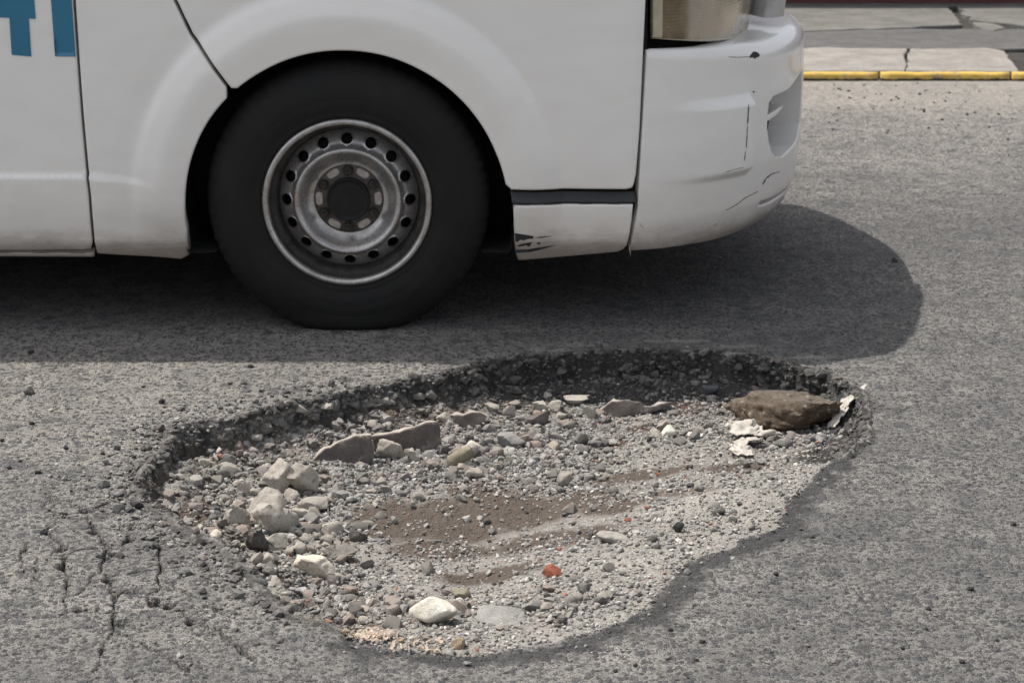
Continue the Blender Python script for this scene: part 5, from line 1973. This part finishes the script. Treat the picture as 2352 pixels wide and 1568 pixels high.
def gravel():
    r_ = np.random.default_rng(77)
    gx = lambda X, Y: field(COARSE, X, Y)
    # coarse stones
    P = pick(5600, 1, 0.03, 1, lambda X, Y: np.clip(gx(X, Y) * 1.05, 0.035, 1))
    rad = np.clip(r_.lognormal(math.log(0.0045), 0.48, len(P)), 0.0024, 0.015)
    order = np.argsort(-rad)
    P, rad = P[order], rad[order]
    sc = np.array([px_per_m(p) for p in P[:900]]) * rad[:900]
    top = np.argsort(-sc)[:285]
    # the 285 largest are objects of their own, sharing a few meshes
    temps = []
    for i in range(14):
        V, Fc = rock_shape(2, 500 + i, planes=9, p=16, rough=0.09)
        o = mesh_np('stone', V, Fc, M_STONE, smooth=True)
        sharpish(o, 35)
        temps.append(o)
    first = set()
    lab = 'small loose grey stone lying in the pothole gravel'
    for n_, i in enumerate(top):
        t = n_ % 14
        if t not in first:
            o = temps[t]
            first.add(t)
        else:
            o = temps[t].copy()
            C.objects.link(o)
        r = rad[i] * 1.12
        sz = r * r_.uniform(0.6, 0.9)
        o.scale = (r * r_.uniform(0.85, 1.3), r * r_.uniform(0.8, 1.1), sz)
        o.rotation_euler = (r_.uniform(-.4, .4), r_.uniform(-.4, .4), r_.uniform(0, 6.28))
        o.location = (P[i, 0], P[i, 1], P[i, 2] + sz * 0.55)
        tag(o, lab, 'stone', 'small loose stones in the pothole gravel')
    keep = np.ones(len(P), bool)
    keep[top] = False
    P, rad = P[keep], rad[keep]
    tone = np.clip(r_.normal(0.36, 0.19, len(P)), 0.05, 1)
    a = scatter_mesh('coarse_gravel', P, rad, tone, r_.random(len(P)), 2, M_GRAVEL, sink=0.18, seed=2)
    tag(a, 'coarse grey gravel covering the back and left of the pothole', 'gravel', kind='stuff')
    # grit everywhere
    P = pick(26000, 1, 0.008, 3, lambda X, Y: np.clip(0.30 + 0.7 * gx(X, Y) + 0.25 * fbm(X * 9, Y * 9, 2) - 0.75 * field([(930, 1195, 125, 55, 1), (1090, 1200, 140, 55, 1), (1240, 1205, 140, 45, 1), (450, 1165, 60, 45, 1), (1480, 1090, 130, 16, .8), (1700, 1075, 90, 13, .8), (1110, 1328, 110, 16, .7)], X, Y), 0.04, 1))
    rad = np.clip(r_.lognormal(math.log(0.0026), 0.36, len(P)), 0.0012, 0.007)
    tone = np.clip(r_.normal(0.47, 0.24, len(P)) - 0.16 * np.clip(gx(P[:, 0], P[:, 1]), 0, 1), 0.04, 1)
    i = np.clip(np.searchsorted(GX, P[:, 0]) - 1, 0, len(GX) - 1)
    j = np.clip(np.searchsorted(GY, P[:, 1]) - 1, 0, len(GY) - 1)
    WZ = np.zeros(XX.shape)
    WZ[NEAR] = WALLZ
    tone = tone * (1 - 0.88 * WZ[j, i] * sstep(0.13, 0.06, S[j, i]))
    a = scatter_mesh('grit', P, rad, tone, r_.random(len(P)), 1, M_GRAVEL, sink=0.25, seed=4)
    tag(a, 'fine grey grit strewn over the pothole floor', 'grit', kind='stuff')
    # loose grit thrown out over the rim, mostly at the cracked left side
    x0, y0 = RP.min(0) - 0.3
    x1, y1 = RP.max(0) + 0.3
    q = r_.uniform((x0, y0), (x1, y1), (90000, 2))
    sq = sval(q[:, 0], q[:, 1])
    lf = sstep(-0.25, -0.55, q[:, 0])
    k = (sq < 0) & (sq > -1) & (r_.random(len(q)) < (0.10 + 0.55 * lf) * np.exp(np.maximum(sq, -1) / (0.018 + 0.04 * lf)))
    q = q[k]
    P = np.column_stack([q, hgt(q[:, 0], q[:, 1])])
    rad = np.clip(r_.lognormal(math.log(0.0026), 0.45, len(P)), 0.001, 0.008)
    tone = np.clip(r_.normal(0.33, 0.20, len(P)), 0.02, 1)
    q = r_.uniform((x0, y0), (-0.38, y1), (30000, 2))
    sq = sval(q[:, 0], q[:, 1])
    k = (sq < 0.02) & (sq > -1) & (r_.random(len(q)) < 0.30 * np.exp(-np.abs(np.maximum(sq, -1)) / 0.03))
    q = q[k][:900]
    P = np.vstack([P, np.column_stack([q, hgt(q[:, 0], q[:, 1])])])
    rad = np.concatenate([rad, np.clip(r_.lognormal(math.log(0.0055), 0.4, len(q)), 0.002, 0.013)])
    tone = np.concatenate([tone, np.clip(r_.normal(0.14, 0.09, len(q)), 0.0, 0.5)])
    a = scatter_mesh('rim_grit', P, rad, tone, r_.random(len(P)) * 0.9, 1, M_GRAVEL, sink=0.25, seed=7)
    tag(a, 'loose grit scattered on the asphalt round the pothole rim', 'grit', kind='stuff')


gravel()


# ------------------------------------------------------------------ the broken asphalt face round the hole
def broken_face():
    r_ = np.random.default_rng(41)
    Q = resample(RP, 0.0042)
    n = len(Q)
    t = np.roll(Q, -6, 0) - np.roll(Q, 6, 0)
    t /= np.linalg.norm(t, axis=1)[:, None]
    ar = 0.5 * np.sum(RP[:, 0] * np.roll(RP[:, 1], -1) - np.roll(RP[:, 0], -1) * RP[:, 1])
    N = np.stack([-t[:, 1], t[:, 0]], 1) * (1 if ar > 0 else -1)       # inwards
    offs = np.linspace(-0.06, 0.06, 61)
    sv = np.array([sval(Q[:, 0] + N[:, 0] * o, Q[:, 1] + N[:, 1] * o) for o in offs]).T
    k = np.argmax(sv > 0, axis=1)
    sh = offs[k]
    ker = np.ones(5) / 5
    sh = np.convolve(np.concatenate([sh[-4:], sh, sh[:4]]), ker, 'same')[4:-4]
    Q = Q + N * sh[:, None]
    w = np.zeros((n, 4))
    ws = np.zeros(n)
    for i in range(len(RP)):
        kk = 1.0 / (((Q - RP[i]) ** 2).sum(1) + 0.0006) ** 1.6
        w += RPAR[i] * kk[:, None]
        ws += kk
    w /= ws[:, None]
    d1, d2 = w[:, 0], w[:, 1]
    thick = sstep(0.012, 0.05, d1)
    # profile: (inward, share of the drop)
    prof = np.array([(-0.020, -0.012), (-0.010, 0.0), (-0.003, 0.03), (0.003, 0.12), (0.006, 0.3), (0.006, 0.5), (0.004, 0.68), (0.010, 0.84), (0.022, 0.95), (0.045, 1.04), (0.075, 1.18), (0.100, 1.45)])
    m = 44
    u = np.linspace(0, len(prof) - 1, m)
    pin = np.interp(u, np.arange(len(prof)), prof[:, 0])
    pdr = np.interp(u, np.arange(len(prof)), prof[:, 1])
    inn = pin[None, :] * (0.45 + 0.55 * thick)[:, None]
    X = Q[:, :1] + N[:, :1] * inn
    Y = Q[:, 1:] + N[:, 1:] * inn
    drop = np.maximum(d1, 0.012)
    Zs = -0.002 - pdr[None, :] * drop[:, None]
    tail = sstep(8.4, 11, u)[None, :]
    zf = hgt(X.ravel(), Y.ravel()).reshape(X.shape)
    Zs = Zs * (1 - tail) + (zf - 0.004) * tail
    head = sstep(1.5, 0.0, u)[None, :]
    Zs = Zs * (1 - head) + (zf - 0.003) * head
    # lumps: ridged noise in three dimensions
    a = 1 - np.abs(fbm(X * 26, Y * 26, 3, Zs * 34)) * 1.3
    b = 1 - np.abs(fbm(X * 70 + 9, Y * 70, 2, Zs * 90)) * 1.4
    c = fbm(X * 8 + 5, Y * 8, 2, Zs * 10)
    lump = (0.014 * (a - 0.45) + 0.007 * (b - 0.5) + 0.014 * c)
    mid_ = np.sin(np.clip(u / 11, 0, 1) * math.pi)[None, :] ** 0.7
    lump = lump * mid_ * (0.30 + 0.70 * thick)[:, None]
    X = X + N[:, :1] * lump
    Y = Y + N[:, 1:] * lump
    Zs = Zs + lump * 0.45
    Zs = Zs - 0.030 * (sstep(0.45, 0.10, thick + 0.25 * fbm(Q[:, 0] * 9, Q[:, 1] * 9, 2)))[:, None]
    V = np.stack([X, Y, Zs], -1)
    idx = np.arange(n * m).reshape(n, m)
    nx = np.roll(idx, -1, 0)
    F = np.stack([idx[:, :-1], idx[:, 1:], nx[:, 1:], nx[:, :-1]], -1).reshape(-1, 4)
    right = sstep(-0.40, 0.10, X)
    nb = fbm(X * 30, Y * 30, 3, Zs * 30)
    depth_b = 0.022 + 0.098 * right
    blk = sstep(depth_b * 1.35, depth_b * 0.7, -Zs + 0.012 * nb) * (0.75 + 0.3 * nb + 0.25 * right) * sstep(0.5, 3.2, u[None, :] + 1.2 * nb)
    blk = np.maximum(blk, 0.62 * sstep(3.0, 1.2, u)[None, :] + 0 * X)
    dirt = sstep(0.02, 0.07, -Zs) * (0.45 + 0.5 * fbm(X * 6, Y * 6, 2))
    zero = np.zeros(X.size)
    o = mesh_np('broken_asphalt_face', V.reshape(-1, 3), F, M_BED, smooth=True,
                attrs={'black': np.clip(blk, 0, 1).ravel(), 'dirt': np.clip(dirt, 0, 1).ravel(), 'dust': zero, 'mud': zero})
    f0 = F[len(F) // 3]
    vv = V.reshape(-1, 3)
    nr = np.cross(vv[f0[1]] - vv[f0[0]], vv[f0[2]] - vv[f0[0]])
    tag(o, 'crumbling dark asphalt face round the inside of the pothole', kind='structure')
    # stones stuck in it
    cnt = 6400
    ii = r_.integers(0, n, cnt)
    jj = r_.integers(9, m - 3, cnt)
    keep = r_.random(cnt) < np.clip(thick[ii] * 1.4 - 0.4, 0, 0.9)
    ii, jj = ii[keep], jj[keep]
    P = V[ii, jj]
    rad = np.clip(r_.lognormal(math.log(0.0044), 0.55, len(P)), 0.0016, 0.016) * (0.45 + 0.55 * thick[ii])
    rt = right[ii, jj]
    dz = -P[:, 2]
    tone = np.clip(r_.normal(0.10, 0.06, len(P)) + (1 - rt) * 6.5 * np.maximum(dz - 0.022, 0) + rt * 1.2 * np.maximum(dz - 0.10, 0), 0.0, 0.5)
    P[:, 2] -= rad * 0.4
    a = scatter_mesh('broken_aggregate', P, rad, tone, r_.random(len(P)) * 0.9, 2, M_GRAVEL, sink=0.40, seed=6, squash=(0.6, 1.0))
    tag(a, 'dark broken asphalt crumbs along the pothole wall', 'rubble', kind='stuff')


broken_face()


# ------------------------------------------------------------------ stones loose on the road
def c5r(x, y):
    return (x / 2.613 / 1.0884, (800 + y / 2.613) / 1.0884)


def road_stones():
    r_ = np.random.default_rng(9)
    big = [(c5r(180, 467), 26, M_STONE, 'pale pebble alone on the road at the left edge'), (c5r(1055, 532), 18, M_BLACKSTONE, 'dark pebble on the pale road above the left rim'),
           (c5r(1590, 408), 14, M_STONE, 'pointed grey pebble standing on the road behind the left rim'), ((2056, 599), 15, M_BLACKSTONE, 'black pebble at the edge of the shadow right of the van')]
    for i, (p, w, mat, lab) in enumerate(big):
        rock('pebble', (p[0] - w / 2, p[1] - w * 0.4, p[0] + w / 2, p[1] + w * 0.4), mat, lab, 'pebble', seed=600 + i, sub=3, planes=10, p=10)
    pts = [c5r(*q) for q in [(1500, 415), (430, 840), (250, 1000), (545, 990), (930, 685), (955, 765), (885, 800), (1640, 310), (200, 218), (355, 207), (670, 875), (210, 680), (445, 580), (130, 925), (60, 972), (335, 595), (15, 790), (935, 440)]]
    pts += [c10(*q) for q in [(1900, 690), (1860, 757), (720, 822), (745, 212), (2300, 227), (648, 1005), (1010, 567), (1122, 307), (690, 915), (1050, 927), (380, 942), (1735, 855), (1255, 842), (2040, 925), (1095, 478), (2170, 492),
                              (1185, 755), (560, 760), (1385, 925), (280, 970), (2080, 555), (545, 905), (2215, 815), (1870, 655)]]
    V, Fc = rock_shape(2, 700, planes=11, p=10, rough=0.06)
    proto = mesh_np('road_pebble', V, Fc, M_BLACKSTONE)
    m2 = mesh_np('road_pebble', *rock_shape(2, 703, planes=10, p=10, rough=0.06), M_STONE)
    for i, (x, y) in enumerate(pts):
        src = proto if i % 3 else m2
        if i < 2:
            o = (m2, proto)[i]
        else:
            o = src.copy()
            C.objects.link(o)
        g = cast(x, y)
        w = r_.uniform(3.5, 6.5) / px_per_m(g)
        o.scale = (w * r_.uniform(1, 1.4), w, w * 0.75)
        o.rotation_euler = (0, 0, r_.uniform(0, 6))
        o.location = (g[0], g[1], g[2] + w * 0.45)
        dk = o.data == proto.data
        tag(o, 'small loose %s pebble lying on the worn asphalt' % ('black' if dk else 'grey'), 'pebble', 'small %s pebbles loose on the road' % ('black' if dk else 'grey'))
    # dark pebbles in the dusty gutter
    n = 0
    k = 0
    while n < 70:
        k += 1
        x = r_.uniform(1862, 2345)
        y = 192 + abs(r_.normal(0, 62))
        if y > 420:
            continue
        o = proto.copy()
        C.objects.link(o)
        g = on_z(x, y)
        w = r_.uniform(1.0, 3.0) / px_per_m(g)
        o.scale = (w * r_.uniform(1, 1.5), w * 1.2, w * 0.8)
        o.rotation_euler = (0, 0, r_.uniform(0, 6))
        o.location = (g[0], g[1], w * 0.4)
        tag(o, 'dark pebble in the dusty gutter before the yellow kerb', 'pebble', 'dark pebbles in the gutter')
        n += 1


road_stones()


# ------------------------------------------------------------------ rags, wire, wood shavings, scraps
def rag_mat():
    m = Mat('dirty_white_cloth')
    p = m.obj()
    n = m.noise(p, 26, 5, 0.65)
    col = m.mix(m.ramp(n, 0.35, 0.72), (0.45, 0.42, 0.375), (0.33, 0.30, 0.26))
    m.set(Base_Color=col, Roughness=0.9, Subsurface_Weight=0.0)
    m.bump(m.noise(p, 220, 3), 0.4, 0.001)
    return m.m


M_RAG = rag_mat()


def crumple(name, path, widths, label, lift=0.012, seed=0, fold=0.5, parent=None, raw3d=None):
    """strip of cloth lying along picture points, folded and creased"""
    pts = np.array([cast(x, y) + np.array([0, 0, lift * l]) for x, y, l in path]) if raw3d is None else raw3d
    P = resample(pts, 0.004, closed=False)
    n = len(P)
    t = np.gradient(P, axis=0)
    t /= np.linalg.norm(t, axis=1)[:, None] + 1e-9
    W = np.interp(np.linspace(0, 1, n), np.linspace(0, 1, len(widths)), widths)
    m = 26
    V = np.zeros((n, m, 3))
    side = np.cross(t, np.array([0, 0.35, 1.0]))
    side /= np.linalg.norm(side, axis=1)[:, None] + 1e-9
    upv = np.cross(side, t)
    for j in range(m):
        q = (j / (m - 1) - 0.5) * 2
        s_ = np.arange(n) * 0.004
        f1 = fbm(s_ * 40 + seed * 7, np.full(n, q * 1.6 + seed), 3)
        f2 = fbm(s_ * 36 + seed * 3 + 40, np.full(n, q * 1.5 - seed), 3)
        f3 = np.sin(q * 7 + 3 * f1 + seed) * 0.12
        a = q * 1.25
        V[:, j] = P + side * (1.9 * W * (np.sin(a) * 0.9 + 0.35 * f2))[:, None] + upv * (1.9 * W * fold * (0.55 * np.cos(a) + 0.55 * f1 + f3))[:, None]
    V = V.reshape(-1, 3)
    V[:, 2] = np.maximum(V[:, 2], hgt(V[:, 0], V[:, 1]) + 0.001)
    idx = np.arange(n * m).reshape(n, m)
    Fq = np.stack([idx[:-1, :-1], idx[:-1, 1:], idx[1:, 1:], idx[1:, :-1]], -1).reshape(-1, 4)
    o = mesh_np(name, V, Fq, M_RAG, parent)
    md = o.modifiers.new('thick', 'SOLIDIFY')
    md.thickness = 0.0012
    return o


rag = empty('rag', tuple(cast(*c8r(800, 860))))
tag(rag, 'crumpled dirty white rag at the front of the brown boulder', 'rag')
rloc = Matrix.Translation(rag.location).inverted()
for k, (path, wd) in enumerate([
        ([(c8r(835, 655), 2.6), (c8r(805, 695), 2.4), (c8r(775, 730), 1.6)], [0.006, 0.014, 0.016]),
        ([(c8r(990, 705), 1.8), (c8r(900, 715), 1.8), (c8r(820, 745), 1.5)], [0.004, 0.013, 0.014]),
        ([(c8r(700, 740), 1), (c8r(760, 790), 1.6), (c8r(800, 840), 1)], [0.010, 0.024, 0.018]),
        ([(c8r(830, 830), 1), (c8r(930, 830), 1.2), (c8r(1040, 805), .6)], [0.014, 0.018, 0.005]),
        ([(c8r(870, 850), .6), (c8r(770, 890), 1.2), (c8r(700, 900), .8)], [0.010, 0.018, 0.012]),
        ([(c8r(690, 890), .6), (c8r(730, 930), 1.0), (c8r(800, 960), .5)], [0.008, 0.017, 0.006])]):
    o = crumple('rag_fold', [(*p, l) for p, l in path], wd, '', seed=k + 1, parent=rag)
    o.matrix_parent_inverse = rloc
g0 = cast(*c8r(1410, 735))
Yr = g0[1]
p3 = [on_y(*c8r(x, y), Yr + dy) for x, y, dy in ((1405, 730, 0), (1450, 660, 0.02), (1495, 590, 0.05), (1520, 530, 0.08), (1575, 505, 0.12), (1660, 492, 0.17))]
o = crumple('cloth_strip', None, [0.0065, 0.0085, 0.0075, 0.0085, 0.0065, 0.0025], '', seed=9, fold=0.35, raw3d=np.array(p3))
tag(o, 'twisted grey white cloth strip rising beside the boulder onto the asphalt', 'cloth strip')


def tube(name, pts, r, mat, parent=None, seg=6):
    P = dense(np.array(pts)) if len(pts) > 2 else np.array(pts)
    n = len(P)
    t = np.gradient(P, axis=0)
    t /= np.linalg.norm(t, axis=1)[:, None] + 1e-9
    s1 = np.cross(t, [0, 0, 1.0])
    s1 /= np.linalg.norm(s1, axis=1)[:, None] + 1e-9
    s2 = np.cross(s1, t)
    V = np.array([P + r * (math.cos(a) * s1 + math.sin(a) * s2) for a in np.linspace(0, 2 * math.pi, seg, endpoint=False)]).transpose(1, 0, 2).reshape(-1, 3)
    Fq = [(i * seg + k, i * seg + (k + 1) % seg, (i + 1) * seg + (k + 1) % seg, (i + 1) * seg + k) for i in range(n - 1) for k in range(seg)]
    return mesh_np(name, V, np.array(Fq), mat, parent)


M_WIRE = simple('grey_wire', (0.22, 0.22, 0.225), 0.5, metal=0.6)
wire = empty('wire', tuple(cast(*c6(1400, 1120))))
tag(wire, 'thin curved double strand of grey wire on the brown dirt', 'wire')
wl = Matrix.Translation(wire.location).inverted()
for k in range(2):
    pts = [cast(*c6(x, y + 7 * k)) + np.array([0, 0, 0.006 + 0.004 * math.sin(i)]) for i, (x, y) in enumerate([(1200, 920), (1202, 985), (1240, 1040), (1310, 1078), (1400, 1112), (1500, 1138), (1600, 1146)])]
    o = tube('strand', pts, 0.0011, M_WIRE, wire)
    o.matrix_parent_inverse = wl


def shavings():
    r_ = np.random.default_rng(31)
    m = simple('wood_shaving', (0.37, 0.30, 0.235), 0.85, var=0.4, scale=50)
    V, Fc = [], []
    for i in range(230):
        x, y = c9(r_.normal(985, 80), r_.normal(866, 17))
        if i > 190:
            x, y = c9(r_.uniform(1090, 1500), r_.uniform(880, 985))
        g = cast(x, y)
        L_, w = r_.uniform(0.002, 0.0075), r_.uniform(0.001, 0.0028)
        a = r_.uniform(0, 6.28)
        d = np.array([math.cos(a), math.sin(a), r_.uniform(-.3, .3)])
        s_ = np.array([-math.sin(a), math.cos(a), r_.uniform(-.5, .5)])
        c = g + np.array([0, 0, 0.004 + 0.003 * r_.random()])
        b0 = len(V)
        for t in (-1, 0, 1):
            for q in (-1, 1):
                V.append(c + d * L_ * t + s_ * w * q + np.array([0, 0, 0.003 * (1 - abs(t))]))
        for t in (-1, 0, 1):
            for q in (-1, 1):
                V.append(V[b0 + (t + 1) * 2 + (q + 1) // 2] - np.array([0, 0, 0.0012]))
        Fc += [(b0, b0 + 1, b0 + 3, b0 + 2), (b0 + 2, b0 + 3, b0 + 5, b0 + 4), (b0 + 6, b0 + 8, b0 + 9, b0 + 7), (b0 + 8, b0 + 10, b0 + 11, b0 + 9),
               (b0, b0 + 2, b0 + 8, b0 + 6), (b0 + 2, b0 + 4, b0 + 10, b0 + 8), (b0 + 1, b0 + 7, b0 + 9, b0 + 3), (b0 + 3, b0 + 9, b0 + 11, b0 + 5),
               (b0, b0 + 6, b0 + 7, b0 + 1), (b0 + 4, b0 + 5, b0 + 11, b0 + 10)]
    o = mesh_np('wood_shavings', np.array(V), np.array(Fc), m, smooth=False)
    tag(o, 'tan wood shavings spilled on the front ledge of the pothole', 'wood shavings', kind='stuff')
    M_TAN = stone_mat('tan_chip', (0.27, 0.20, 0.135), (0.40, 0.31, 0.22), scale=60)
    rock('chip', bx(c9, 1145, 868, 1210, 910), M_TAN, 'pale tan wood chip right of the shavings', 'wood chip', seed=801, sub=3, planes=9, p=12)
    rock('chip', bx(c9, 1545, 870, 1655, 958), M_TAN, 'brown tan crumbled chip on the front ledge below the white rock', 'wood chip', seed=802, sub=3, planes=9, p=12, rough=0.2)
    rock('pebble', bx(c9, 745, 805, 810, 858), M_TAN, 'tan pebble at the left end of the front ledge', 'pebble', seed=803, sub=3, planes=12, p=9)
    M_ORANGE = stone_mat('orange_brick', (0.36, 0.14, 0.07), (0.42, 0.18, 0.1), scale=60)
    for i, (c, x, y, w, lab) in enumerate([(c7, 2112, 967, 26, 'orange brick crumb near the white rag'), (c7, 1900, 1072, 40, 'flat orange brick crumb on the middle grit'),
                                           (c7, 1672, 1412, 54, 'brown orange brick crumb on the right grit slope'), (c9, 1160, 515, 36, 'orange brick crumb behind the tan shavings'),
                                           (c9, 725, 462, 34, 'small orange brick crumb right of the pale cream rock'), (c10, 795, 333, 26, 'orange brick crumb at the right front rim')]):
        rock('brick_crumb', bx(c, x - w / 2, y - w * .3, x + w / 2, y + w * .3), M_BRICK if i > 1 else M_ORANGE, lab, 'brick crumb', seed=810 + i, sub=2, planes=9, p=12)


shavings()
print('tris', sum(len(o.data.polygons) * (2 if len(o.data.polygons) and len(o.data.polygons[0].vertices) == 4 else 1) for o in bpy.data.objects if o.type == 'MESH'))
